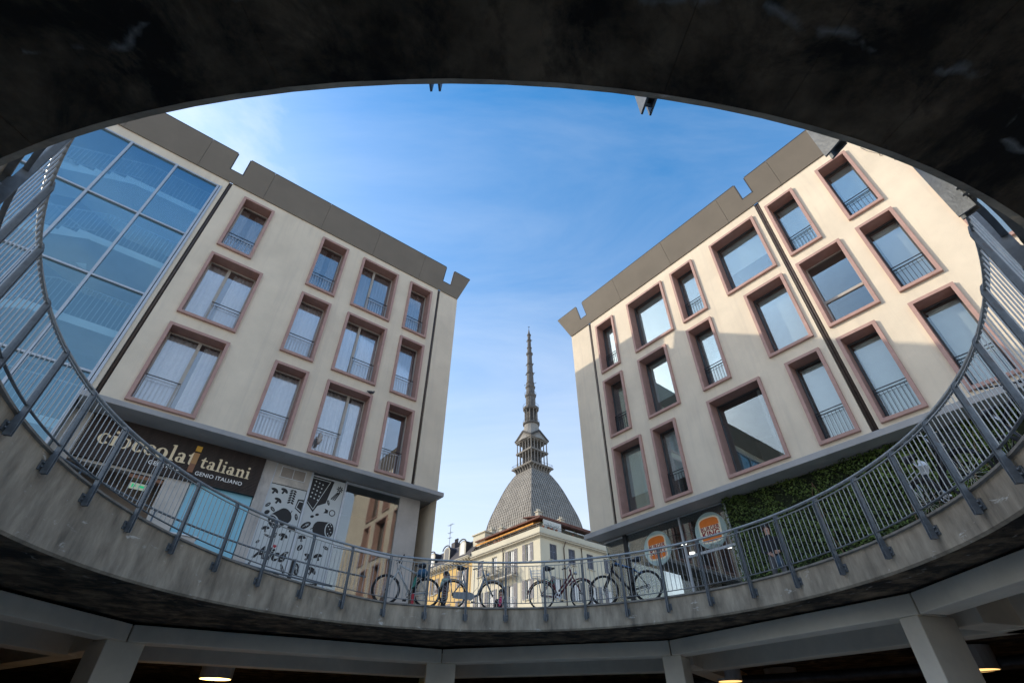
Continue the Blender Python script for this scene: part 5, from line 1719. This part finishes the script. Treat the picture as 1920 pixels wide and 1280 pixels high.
for i in range(8):
    y = Y0 + 2.6 + i * 4.1
    arch = [(-0.85, 18.2), (0.85, 18.2), (0.85, 19.9)] + [(0.85 * math.cos(R(a)), 19.9 + 0.5 * math.sin(R(a))) for a in range(20, 180, 20)] + [(-0.85, 19.9)]
    m3 = MB(); m3.prism(arch, lambda a, b, d: (d, y + a, b), 0.05, 4.0); dm = obj('dormer', m3, 'slate', YH, fix=True)
    m3 = MB(); m3.prism([(a * 0.94, 18.2 + (b - 18.2) * 0.97) for a, b in arch], lambda a, b, d: (d, y + a, b), -0.02, 0.04); obj('dormer_front', m3, 'pal_trim', dm)
    m3 = MB(); m3.prism([(a * 0.6, 18.4 + (b - 18.2) * 0.82) for a, b in arch], lambda a, b, d: (d, y + a, b), -0.04, -0.022); obj('window', m3, 'pane_dark' if i % 2 else 'net_curtain', dm)
    m3 = MB(); m3.tube([(-0.12, y + 0.98 * math.cos(R(a)), 19.9 + 0.66 * math.sin(R(a))) for a in range(0, 181, 15)], 0.09, 6); obj('hood', m3, 'slate', dm)
for y, h in ((Y0 + 17, 23.0), (Y0 + 19, 22.6), (Y0 + 26, 23.2), (Y0 + 8.2, 22.4)):
    m3 = MB(); m3.box(2.0, 3.2, y - .5, y + .5, 19.5, h - .6)
    for s in (-.3, 0, .3):
        m3.lathe([(0.14, h - .6), (0.12, h - .1), (0.18, h - .05), (0.05, h + .15)], 8, (2.6, y + s, 0))
    obj('chimney', m3, 'slate', YH)
mb = MB(); mb.box(0.6, 3.0, LW - 1.9, LW + 0.9, 19.0, 20.7); mb.box(0.4, 3.2, LW - 2.1, LW + 1.1, 20.7, 20.85); obj('roof_house', mb, 'pal_cream', YH)
# aerial
t = thing('roof_aerial', 'thin television aerial on the roof of the yellow house', 'aerial', PC + Matrix.Rotation(R(40), 3, 'Z') @ Vector((2.0, Y0 + 9.3, 20.4)), R(40))
mb = MB(); mb.tube([(0, 0, 0), (0, 0, 4.6)], 0.035, 6); obj('mast', mb, 'iron', t)
mb = MB()
for z, L_, n_ in ((4.5, 1.4, 7), (3.2, 1.0, 6), (2.4, 0.8, 5)):
    mb.bar((0, -L_ / 2, z), (0, L_ / 2, z), 0.03, 0.03)
    for i in range(n_):
        y = -L_ / 2 + L_ * i / (n_ - 1)
        mb.bar((-0.25, y, z), (0.25, y, z), 0.018, 0.018)
obj('antenna', mb, 'iron', t)
# old eaves just showing behind the left block
t = thing('old_house', 'old house with bracketed eaves just showing behind the left block corner', 'building', (0, 0, 0), rotL)
at(t, LBm, 10.6, 11.5, 0)
mb = MB(); mb.box(-4, 0, 0, 8, 0, 8.6); obj('wall', mb, 'pal_cream', t)
mb = MB(); mb.box(-4, 0.45, -0.45, 8, 8.62, 8.8); mb.box(-4, 0.6, -0.6, 8, 8.8, 8.9); obj('eaves', mb, 'pal_trim', t)

# ------------------------------------------------------------------ bicycles
def wheel(par, x, z, r, wt_, spokes=24, rimm='bike_chrome', steer=0.0, xo=0.0):
    w_ = bpy.data.objects.new('wheel', None)
    m3 = MB()
    m3.tube([(r * 0.92 * math.cos(2 * PI * i / 36), 0, r * 0.92 * math.sin(2 * PI * i / 36)) for i in range(36)], 0.012, 6, closed=True)
    ho = obj('wheel', m3, rimm, par, smooth=True)
    ho.location = (x, 0, z); ho.rotation_euler = (0, 0, steer)
    m3 = MB(); m3.tube([((r - wt_) * math.cos(2 * PI * i / 40), 0, (r - wt_) * math.sin(2 * PI * i / 40)) for i in range(40)], wt_, 8, closed=True)
    obj('tyre', m3, 'rubber', ho, smooth=True)
    m3 = MB()
    for i in range(spokes):
        a = 2 * PI * i / spokes
        b = a + (0.35 if i % 2 else -0.35)
        y = 0.03 if i % 4 < 2 else -0.03
        m3.bar((0.03 * math.cos(b), y, 0.03 * math.sin(b)), (r * 0.92 * math.cos(a), 0, r * 0.92 * math.sin(a)), 0.003, 0.003)
    obj('spokes', m3, 'bike_chrome', ho)
    m3 = MB(); m3.tube([(0, -0.055, 0), (0, 0.055, 0)], 0.022, 10); obj('hub', m3, 'bike_black', ho, smooth=True)
    bpy.data.objects.remove(w_)
    return ho
def tubes(name, segs_, m_, par, n=8):
    m3 = MB()
    for a, b, r in segs_:
        m3.tube([a, b], r * 1.22, n)
    return obj(name, m3, m_, par, smooth=True)
def bike(p_rear, p_front, lab, kind, fm, fm2=None, z=0.0, lean=0.0, steer=0.0, r=0.34, wt_=0.026):
    pr, pf = Vector((*p_rear, 0)), Vector((*p_front, 0))
    d = pf - pr
    wb = d.length
    t_ = thing('bicycle', lab, 'bicycle', (pr.x, pr.y, z), math.atan2(d.y, d.x), 'bicycles parked against the railing')
    t_.rotation_mode = 'XYZ'
    t_.rotation_euler = (lean, 0, math.atan2(d.y, d.x))
    rz = r
    wheel(t_, 0, rz, r, wt_); wheel(t_, wb, rz, r, wt_, steer=steer)
    bb = Vector((0.43, 0, rz - 0.06))
    fm2 = fm2 or fm
    if kind == 'mtb':
        ht, hb = Vector((wb - 0.30, 0, rz + 0.62)), Vector((wb - 0.25, 0, rz + 0.46)); st = Vector((0.27, 0, rz + 0.42)); sad = Vector((0.22, 0, rz + 0.60))
    else:
        ht, hb = Vector((wb - 0.27, 0, rz + 0.60)), Vector((wb - 0.21, 0, rz + 0.42)); st = Vector((0.27, 0, rz + 0.40)); sad = Vector((0.22, 0, rz + 0.62))
    if kind == 'lady':
        segs_ = [(st, bb, .017), (bb, hb, .022), (bb + Vector((0.02, 0, 0.14)), hb + Vector((-.02, 0, 0.10)), .018), (ht, hb, .021)]
    elif kind == 'step':
        segs_ = [(st, bb, .017), (bb, bb + Vector((0.22, 0, 0.06)), .024), (bb + Vector((0.22, 0, 0.06)), hb, .024), (ht, hb, .021)]
    else:
        segs_ = [(st, bb, .018), (bb, hb, .024), (st, ht - Vector((0, 0, 0.03)), .021), (ht, hb, .023)]
    fr = tubes('frame', segs_, fm, t_)
    for s in (-1, 1):
        tubes('stay', [((0, s * .055, rz), (0.40, s * .03, rz - 0.06), .009), ((0, s * .055, rz), (st.x, s * .025, st.z - 0.02), .008)], fm2, fr, 6)
        # fork leg
        m3 = MB(); m3.tube([hb + Vector((0, s * .03, 0)), hb + Vector((0.05, s * .05, -0.10)), Vector((wb, s * .055, rz))], [.016, .016, .010] if kind != 'mtb' else [.02, .022, .018], 8)
        obj('fork', m3, fm2 if kind != 'mtb' else 'bike_black' if fm != 'bike_white' else 'bike_white', fr, smooth=True)
    tubes('seat_post', [(st, sad, .013)], 'bike_chrome', t_)
    m3 = MB()
    m3.tube([sad + Vector(q) for q in ((-0.14, 0, 0.045), (-0.08, 0, 0.045), (0.0, 0, 0.035), (0.08, 0, 0.035), (0.15, 0, 0.04))], [0.045, 0.075, 0.055, 0.028, 0.018], 10)
    so = obj('saddle', m3, 'bike_black', t_, smooth=True); 
    stem = ht + Vector((-0.03, 0, 0.10))
    m3 = MB()
    if kind == 'mtb':
        m3.tube([ht, stem, stem + Vector((0.06, 0, 0.02))], .014, 8)
        m3.tube([stem + Vector((0.06 - abs(q) * .1, q, 0.02 + abs(q) * .06)) for q in (-.31, -.15, -.04, .04, .15, .31)], .013, 8)
    else:
        m3.tube([ht, stem + Vector((0, 0, 0.06))], .013, 8)
        m3.tube([stem + Vector(q) for q in ((-.20, -.27, 0.02), (-.10, -.27, 0.05), (0.03, -.20, 0.10), (0.03, -.06, 0.08), (0, 0, 0.06), (0.03, .06, 0.08), (0.03, .20, 0.10), (-.10, .27, 0.05), (-.20, .27, 0.02))], .011, 8)
    hb_ = obj('handlebar', m3, 'bike_black' if kind == 'mtb' else 'bike_chrome', t_, smooth=True)
    for s in (-1, 1):
        m3 = MB()
        if kind == 'mtb':
            m3.tube([stem + Vector((0.04, s * .20, 0.03)), stem + Vector((0.03, s * .32, 0.04))], .019, 8)
            m3.tube([stem + Vector((0.06, s * .19, 0.02)), stem + Vector((0.12, s * .27, -0.01))], .006, 6)
        else:
            m3.tube([stem + Vector((-.11, s * .27, 0.047)), stem + Vector((-.22, s * .27, 0.015))], .018, 8)
            m3.tube([stem + Vector((-.02, s * .24, 0.06)), stem + Vector((-.14, s * .29, 0.0))], .005, 6)
        obj('grip', m3, 'bike_black', hb_, smooth=True)
    m3 = MB()
    for s in (-1, 1):
        p0_ = stem + Vector((0.04, s * .2, 0.03)); m3.tube([p0_, p0_ + Vector((.12, -s * .04, .02)), ht + Vector((.10, s * .06, .06)), hb + Vector((.03, s * .03, .03))], .0045, 5)
    m3.tube([ht + Vector((.03, .03, -.02)), (hb + bb) / 2 + Vector((.03, .03, .03)), bb + Vector((0, .03, 0.02))], .0045, 5)
    obj('cable', m3, 'rubber', t_)
    # crank
    m3 = MB()
    m3.tube([bb + Vector((0, -.06, 0)), bb + Vector((0, .06, 0))], .02, 10)
    m3.tube([(bb.x + .085 * math.cos(2 * PI * i / 24), -.045, bb.z + .085 * math.sin(2 * PI * i / 24)) for i in range(24)], .008, 6, closed=True)
    for i in range(5):
        m3.bar((bb.x, -.045, bb.z), (bb.x + .085 * math.cos(2 * PI * i / 5), -.045, bb.z + .085 * math.sin(2 * PI * i / 5)), .012, .006)
    m3.bar(bb + Vector((0, -.062, 0)), bb + Vector((0.10, -.065, -0.13)), .018, .01); m3.bar(bb + Vector((0, .062, 0)), bb + Vector((-0.10, .065, 0.13)), .018, .01)
    ck = obj('crankset', m3, 'bike_chrome' if kind != 'mtb' else 'bike_black', t_)
    for q in ((0.10, -.11, -0.13), (-0.10, .11, 0.13)):
        m3 = MB(); c = bb + Vector(q); m3.box(c.x - .045, c.x + .045, c.y - .04, c.y + .04, c.z - .012, c.z + .012); obj('pedal', m3, 'rubber', ck)
    m3 = MB(); m3.tube([bb + Vector((0, -.045, .085)), (0, -.045, rz + .035)], .004, 4); m3.tube([bb + Vector((0, -.045, -.085)), (0, -.045, rz - .035)], .004, 4); obj('chain', m3, 'rubber', ck)
    if kind == 'mtb':
        m3 = MB(); m3.tube([(.05 * math.cos(2 * PI * i / 16), -.04, rz + .05 * math.sin(2 * PI * i / 16)) for i in range(16)], .010, 5, closed=True); m3.bar((0, -.045, rz), (0.03, -.045, rz - .13), .03, .012); obj('derailleur', m3, 'bike_black', t_)
        m3 = MB(); m3.tube([(wb + .09 * math.cos(2 * PI * i / 20), .045, rz + .09 * math.sin(2 * PI * i / 20)) for i in range(20)], .006, 4, closed=True); obj('brake_disc', m3, 'bike_chrome', t_)
    else:
        for xx, a0, a1 in ((0, 20, 175), (wb, 25, 150)):
            m3 = MB()
            m3.tube([(xx + (r + .022) * math.cos(R(a)), 0, rz + (r + .022) * math.sin(R(a))) for a in range(a0, a1, 8)], .018, 6); obj('mudguard', m3, fm2, t_, smooth=True)
        tubes('rack', [((-.22, -.06, rz + r + .07), (.20, -.06, rz + r + .09), .007), ((-.22, .06, rz + r + .07), (.20, .06, rz + r + .09), .007), ((-.22, -.06, rz + r + .07), (-.22, .06, rz + r + .07), .007), ((0, -.06, rz), (-.10, -.06, rz + r + .075), .006), ((0, .06, rz), (-.10, .06, rz + r + .075), .006)], 'bike_chrome', t_, 6)
        m3 = MB(); m3.tube([(wb - .17, 0, rz + r + .16), (wb - .09, 0, rz + r + .16)], [.03, .045], 10); obj('lamp', m3, 'bike_chrome', t_, smooth=True)
    return t_, dict(bb=bb, st=st, sad=sad, stem=stem, rz=rz, wb=wb, hb=hb, ht=ht)
def basket(par, x, z, w=.34, d=.26, h=.22, m_='bike_chrome', name='basket'):
    m3 = MB()
    for zz_ in (z, z + h * .33, z + h * .66, z + h):
        g = 1 - 0.12 * (1 - (zz_ - z) / h)
        P = [(x - w / 2 * g, -d / 2 * g, zz_), (x + w / 2 * g, -d / 2 * g, zz_), (x + w / 2 * g, d / 2 * g, zz_), (x - w / 2 * g, d / 2 * g, zz_)]
        for i in range(4):
            m3.bar(P[i], P[(i + 1) % 4], .006, .006)
    for i in range(11):
        u = -0.5 + i / 10
        for s in (-1, 1):
            m3.bar((x + u * w * .88, s * d / 2 * .88, z), (x + u * w, s * d / 2, z + h), .004, .004)
            m3.bar((x + s * w / 2 * .88, u * d * .88, z), (x + s * w / 2, u * d, z + h), .004, .004)
        m3.bar((x + u * w * .88, -d / 2 * .88, z), (x + u * w * .88, d / 2 * .88, z), .004, .004)
    return obj(name, m3, m_, par)
b1, q1 = bike((-2.16, 13.71), (-3.13, 13.34), 'white mountain bike with fat tyres and a green bottle, leftmost at the railing', 'mtb', 'bike_white', lean=R(3), r=0.36, wt_=0.032)
m3 = MB(); c = q1['bb'] + Vector((-.05, 0, .12)); m3.tube([c, c + Vector((-.03, 0, .05)), c + Vector((-.06, 0, .24)), c + Vector((-.07, 0, .32))], [.035, .04, .04, .018], 10); obj('bottle', m3, 'bottle_green', b1, smooth=True)
m3 = MB(); c = q1['sad'] + Vector((-.06, 0, -.16)); m3.tube([c + Vector((-.13, 0, 0)), c + Vector((-.05, 0, .02)), c + Vector((.06, 0, .0)), c + Vector((.14, 0, -.04))], [.07, .12, .11, .05], 10); obj('saddle_bag', m3, 'helmet_blue', b1, smooth=True)
m3 = MB(); m3.box(-.03, .03, -.05, .05, .05, .30); obj('reflector', m3, 'print_red', b1, loc=(0.35, 0, 0))
b2, q2 = bike((-1.52, 13.86), (-0.49, 13.98), 'grey city bike with a long chain guard beside the seated-looking passers-by', 'step', 'bike_grey', lean=R(-3), r=0.35, wt_=0.024)
b2['label'] = 'grey step-through city bike with a broad chain guard, second from the left'
m3 = MB(); m3.prism([(0.0, .27), (.10, .245), (.50, .22), (.57, .28), (.55, .36), (.46, .40), (.05, .40)], lambda a, b, d: (a, d, b), -.075, -.058); obj('chain_guard', m3, 'bike_grey', b2)
b3, q3 = bike((0.78, 13.90), (1.79, 13.66), 'dark red city bike with a wire basket on the rear rack', 'lady', 'bike_red', 'bike_red', lean=R(-5), steer=R(-24), r=0.345, wt_=0.022)
basket(b3, -.12, q3['rz'] + .345 + .10)
b4, q4 = bike((3.32, 12.96), (2.33, 13.47), 'black and blue mountain bike with disc brakes right of the red bike', 'mtb', 'bike_black', lean=R(4), steer=R(12), r=0.37, wt_=0.030)
m3 = MB(); m3.tube([q4['st'] + Vector((.1, 0, .035)), q4['ht'] + Vector((-.05, 0, .005))], .024, 8); obj('decal', m3, 'bike_blue', b4, smooth=True)
b5, q5 = bike((6.62, 7.55), (6.50, 6.50), 'black city bike leaning on the right-hand railing, handlebar above the rail', 'lady', 'bike_black', 'bike_black', lean=R(6), steer=R(20), r=0.35, wt_=0.024)
basket(b5, q5['wb'] + .02, q5['rz'] + .42, .30, .34, .24, 'bike_black')
b6, q6 = bike((6.78, 6.05), (6.55, 5.05), 'black mountain bike further right along the railing by the green wall', 'mtb', 'bike_black', lean=R(5), r=0.35)
for b_, q_, m_ in ((b1, q1, 'bike_black'), (b3, q3, 'bottle_green'), (b4, q4, 'bike_blue')):
    m3 = MB(); c = q_['st'] + Vector((-.02, 0, -.08)); m3.tube([c + Vector((.13 * math.cos(a) - .04, .10 * math.sin(a) * 1.2, .05 * math.sin(2 * a))) for a in [i * PI / 9 for i in range(18)]], .011, 6, closed=True); obj('cable_lock', m3, m_, b_, smooth=True)
t = thing('wire_crate', 'small wire crate on the ground right of the grey city bike', 'crate', (-0.05, 13.95, 0.0), 0.05)
basket(t, 0, 0.02, .38, .3, .26, 'bike_chrome', 'mesh'); m3 = MB(); m3.box(-.15, .15, -.11, .11, 0.03, .05); obj('bottom', m3, 'bike_chrome', t)
# white carrier things hung on the right-hand railing
t = thing('plastic_bag', 'crumpled grey plastic bag hanging in the bike basket on the right', 'bag', (6.52, 7.25, 0.78))
mb = MB(); mb.tube([(0, 0, -0.10), (0.02, 0.02, -0.05), (0, -.02, 0.03), (0.03, 0, 0.09), (0.0, 0.01, .15)], [0.03, 0.06, 0.075, 0.05, 0.012], 9); obj('body', mb, 'white_box', t)

# ------------------------------------------------------------------ people
def person(loc, yaw, lab, H, joints, cloth, hairlen, extra=None):
    """joints: name -> (x, y, z) for H = 1.75 ; facing +x"""
    t_ = thing('person', lab, 'person', loc, yaw)
    J = dict(pelvis=(0, 0, .95), belly=(0.01, 0, 1.10), chest=(0.0, 0, 1.30), collar=(-.01, 0, 1.43), neck=(0.0, 0, 1.50), jaw=(.02, 0, 1.56), head=(.012, 0, 1.64), crown=(0.0, 0, 1.715),
             nose=(.10, 0, 1.615),
             shl=(-.01, .17, 1.41), ell=(-.02, .23, 1.13), wrl=(.08, .22, .90), shr=(-.01, -.17, 1.41), elr=(-.02, -.23, 1.13), wrr=(.08, -.22, .90),
             hil=(0, .09, .90), knl=(.03, .10, .50), anl=(-.01, .10, .09), tol=(.15, .11, .03), hir=(0, -.09, .90), knr=(.03, -.10, .50), anr=(-.01, -.10, .09), tor=(.15, -.11, .03))
    J.update(joints)
    RAD = dict(pelvis=(.16, .12), belly=(.145, .11), chest=(.165, .115), collar=(.11, .08), neck=(.052, .052), jaw=(.066, .062), head=(.082, .09), crown=(.055, .06), nose=(.014, .014),
               shl=(.06, .06), ell=(.045, .045), wrl=(.03, .026), shr=(.06, .06), elr=(.045, .045), wrr=(.03, .026),
               hil=(.088, .088), knl=(.06, .06), anl=(.042, .042), tol=(.035, .03), hir=(.088, .088), knr=(.06, .06), anr=(.042, .042), tor=(.035, .03))
    E_ = [('pelvis', 'belly'), ('belly', 'chest'), ('chest', 'collar'), ('collar', 'neck'), ('neck', 'jaw'), ('jaw', 'head'), ('head', 'crown'), ('jaw', 'nose'), ('chest', 'shl'), ('shl', 'ell'), ('ell', 'wrl'), ('chest', 'shr'), ('shr', 'elr'), ('elr', 'wrr'),
          ('pelvis', 'hil'), ('hil', 'knl'), ('knl', 'anl'), ('anl', 'tol'), ('pelvis', 'hir'), ('hir', 'knr'), ('knr', 'anr'), ('anr', 'tor')]
    E_[7] = ('head', 'nose')
    for s in 'lr':      # palm and five fingers
        w_ = Vector(J['wr' + s]); e_ = Vector(J['el' + s])
        d = (w_ - e_).normalized(); sd = Vector((1, 0, 0)).cross(d)
        sd = d.cross(Vector((0, 1 if s == 'l' else -1, 0))).normalized()
        J['pa' + s] = tuple(w_ + d * .075); RAD['pa' + s] = (.036, .020); E_.append(('wr' + s, 'pa' + s))
        inn = Vector((0, -1 if s == 'l' else 1, 0))
        for i, (off, ln) in enumerate(((-.030, .065), (-.010, .078), (.010, .074), (.030, .058))):
            a = w_ + d * .10 + sd * off; b = a + d * ln * .55 + inn * .008; c_ = b + d * ln * .35 + inn * .025
            for nm_, p in (('f%d' % i, a), ('g%d' % i, b), ('k%d' % i, c_)):
                J[nm_ + s] = tuple(p); RAD[nm_ + s] = (.009, .009)
            E_ += [('pa' + s, 'f%d' % i + s), ('f%d' % i + s, 'g%d' % i + s), ('g%d' % i + s, 'k%d' % i + s)]
        a = w_ + d * .045 - sd * .038; b = a + d * .035 - sd * .022 + inn * .01
        J['th' + s] = tuple(a); J['ti' + s] = tuple(b); RAD['th' + s] = RAD['ti' + s] = (.010, .010)
        E_ += [('wr' + s, 'th' + s), ('th' + s, 'ti' + s)]
    sc = H / 1.75
    names = list(J)
    idx = {n_: i for i, n_ in enumerate(names)}
    me = bpy.data.meshes.new('body')
    me.from_pydata([Vector(J[n_]) * sc for n_ in names], [(idx[a], idx[b]) for a, b in E_], [])
    o = bpy.data.objects.new('body_tmp', me); COL.objects.link(o)
    md = o.modifiers.new('skin', 'SKIN'); md.use_smooth_shade = True
    for i, n_ in enumerate(names):
        me.skin_vertices[0].data[i].radius = (RAD[n_][0] * sc, RAD[n_][1] * sc)
        me.skin_vertices[0].data[i].use_root = (n_ == 'pelvis')
    ss = o.modifiers.new('sub', 'SUBSURF'); ss.levels = 2; ss.render_levels = 2
    dg = bpy.context.evaluated_depsgraph_get()
    bme = bpy.data.meshes.new_from_object(o.evaluated_get(dg))
    bpy.data.objects.remove(o)
    bme.name = 'body'
    bme.materials.clear()
    mats_ = ['skin', cloth[0], cloth[1], cloth[2]]
    for m_ in mats_:
        bme.materials.append(M[m_])
    nk = Vector(J['neck']).z * sc
    wl, wr_ = Vector(J['wrl']) * sc, Vector(J['wrr']) * sc
    el, er = Vector(J['ell']) * sc, Vector(J['elr']) * sc
    for p in bme.polygons:
        c_ = p.center
        k_ = 1
        if c_.z > nk - .015 * sc and abs(c_.y - J['neck'][1] * sc) < .13 and (c_ - Vector(J['head']) * sc).length < .24:
            k_ = 0
        elif (c_ - wl).dot((wl - el).normalized()) > -.01 and (c_ - wl).length < .24 and (c_ - el).length > (wl - el).length * .9:
            k_ = 0
        elif (c_ - wr_).dot((wr_ - er).normalized()) > -.01 and (c_ - wr_).length < .24 and (c_ - er).length > (wr_ - er).length * .9:
            k_ = 0
        elif c_.z < .11 * sc:
            k_ = 3
        elif c_.z < .97 * sc:
            k_ = 2
        p.material_index = k_
        p.use_smooth = True
    body = obj('body', bme, None, t_)
    hd = Vector(J['head']) * sc
    # hair: cap over the skull, longer at the back where needed
    m3 = MB()
    n1, n2 = 16, 10
    for i in range(n2 + 1):
        th = PI * 0.62 * i / n2
        for k_ in range(n1):
            ph = 2 * PI * k_ / n1
            fx = math.cos(ph)
            dn = 1.0 if fx < 0.2 else (0.72 if fx > 0.7 else 0.72 + (0.7 - fx) * .56)
            t2 = th * dn
            rr_ = 1.0 + 0.03 * math.sin(5 * ph + i)
            m3.v.append((hd.x - .012 + .118 * sc * math.sin(t2) * math.cos(ph) * rr_, hd.y + .104 * sc * math.sin(t2) * math.sin(ph) * rr_, hd.z + .005 + .132 * sc * math.cos(t2) * rr_ - (hairlen * max(0, -fx) * (i / n2) ** 2)))
    for i in range(n2):
        for k_ in range(n1):
            l_ = (k_ + 1) % n1
            m3.f.append([i * n1 + k_, i * n1 + l_, (i + 1) * n1 + l_, (i + 1) * n1 + k_]); m3.mi.append(0)
    obj('hair', m3, 'hair', t_, smooth=True)
    m3 = MB()
    for s in (-1, 1):
        m3.lathe([(0.004, -.008), (.011, -.004), (.011, .004), (.004, .008)], 8, (hd.x + .088 * sc, hd.y + s * .032, hd.z + .005))
        m3.bar((hd.x + .094 * sc, hd.y + s * .018, hd.z + .028), (hd.x + .088 * sc, hd.y + s * .05, hd.z + .028), .006, .006)
    obj('eyes', m3, 'hair', t_)
    m3 = MB(); m3.bar((hd.x + .086 * sc, hd.y - .022, hd.z - .062), (hd.x + .086 * sc, hd.y + .022, hd.z - .062), .008, .010); obj('mouth', m3, 'bike_red', t_)
    m3 = MB()
    for s in (-1, 1):
        m3.tube([(hd.x - .01, hd.y + s * .088 * sc, hd.z - .03), (hd.x - .015, hd.y + s * .098 * sc, hd.z), (hd.x - .01, hd.y + s * .088 * sc, hd.z + .025)], [.008, .014, .010], 6)
    obj('ears', m3, 'skin', t_, smooth=True)
    return t_, J, sc
p1, J1, s1 = person((-2.10, 17.0, 0), R(200), 'person with dark hair, sunglasses and pale green scarf behind the grey bike', 1.68,
    dict(knl=(.16, .10, .52), anl=(.05, .10, .10), tol=(.20, .11, .04), anr=(-.22, -.10, .12), tor=(-.08, -.11, .05), wrl=(.20, .12, 1.12), ell=(.0, .22, 1.12)), ('cloth_brown', 'cloth_black', 'cloth_black'), 0.05)
m3 = MB(); m3.tube([(.10 * math.cos(2 * PI * i / 14), .11 * math.sin(2 * PI * i / 14), 1.42 + .012 * math.sin(i * 2.1)) for i in range(14)], .05, 8, closed=True); m3.tube([(.10, .03, 1.40), (.14, .04, 1.30), (.15, .05, 1.18)], [.04, .05, .04], 8)
obj('scarf', m3, 'cloth_green', p1, smooth=True)
m3 = MB(); m3.box(.085, .10, -.06, .06, 1.57, 1.605); obj('sunglasses', m3, 'bike_black', p1)
p2, J2, s2 = person((-0.37, 19.3, 0), R(-92), 'person with long dark hair, dark jacket and pink top behind the grey bike', 1.66, dict(wrr=(.12, -.10, 1.05), elr=(-.02, -.24, 1.12)), ('cloth_black', 'cloth_black', 'cloth_black'), 0.22)
m3 = MB(); m3.tube([(.085, 0, 1.40), (.115, 0, 1.30), (.12, 0, 1.15), (.115, 0, 1.0)], [.035, .07, .075, .07], 10); obj('top', m3, 'cloth_pink', p2, smooth=True)
p3, J3, s3 = person((6.52, 12.70, 0), R(-112), 'person in a black sweater and loose grey trousers walking past the green wall', 1.76,
    dict(wrl=(.26, .10, 1.02), ell=(.02, .22, 1.10), wrr=(.24, -.12, .98), elr=(.0, -.24, 1.10), knl=(.22, .10, .52), anl=(.20, .10, .10), tol=(.36, .11, .05), knr=(-.04, -.10, .50), anr=(-.25, -.10, .14), tor=(-.12, -.11, .04)), ('cloth_black', 'cloth_grey', 'cloth_black'), 0.0)
m3 = MB(); m3.tube([(.30, .05, .92), (.31, .04, .78), (.30, .03, .66)], [.03, .075, .07], 8); obj('carried_bag', m3, 'cloth_blue', p3, smooth=True)
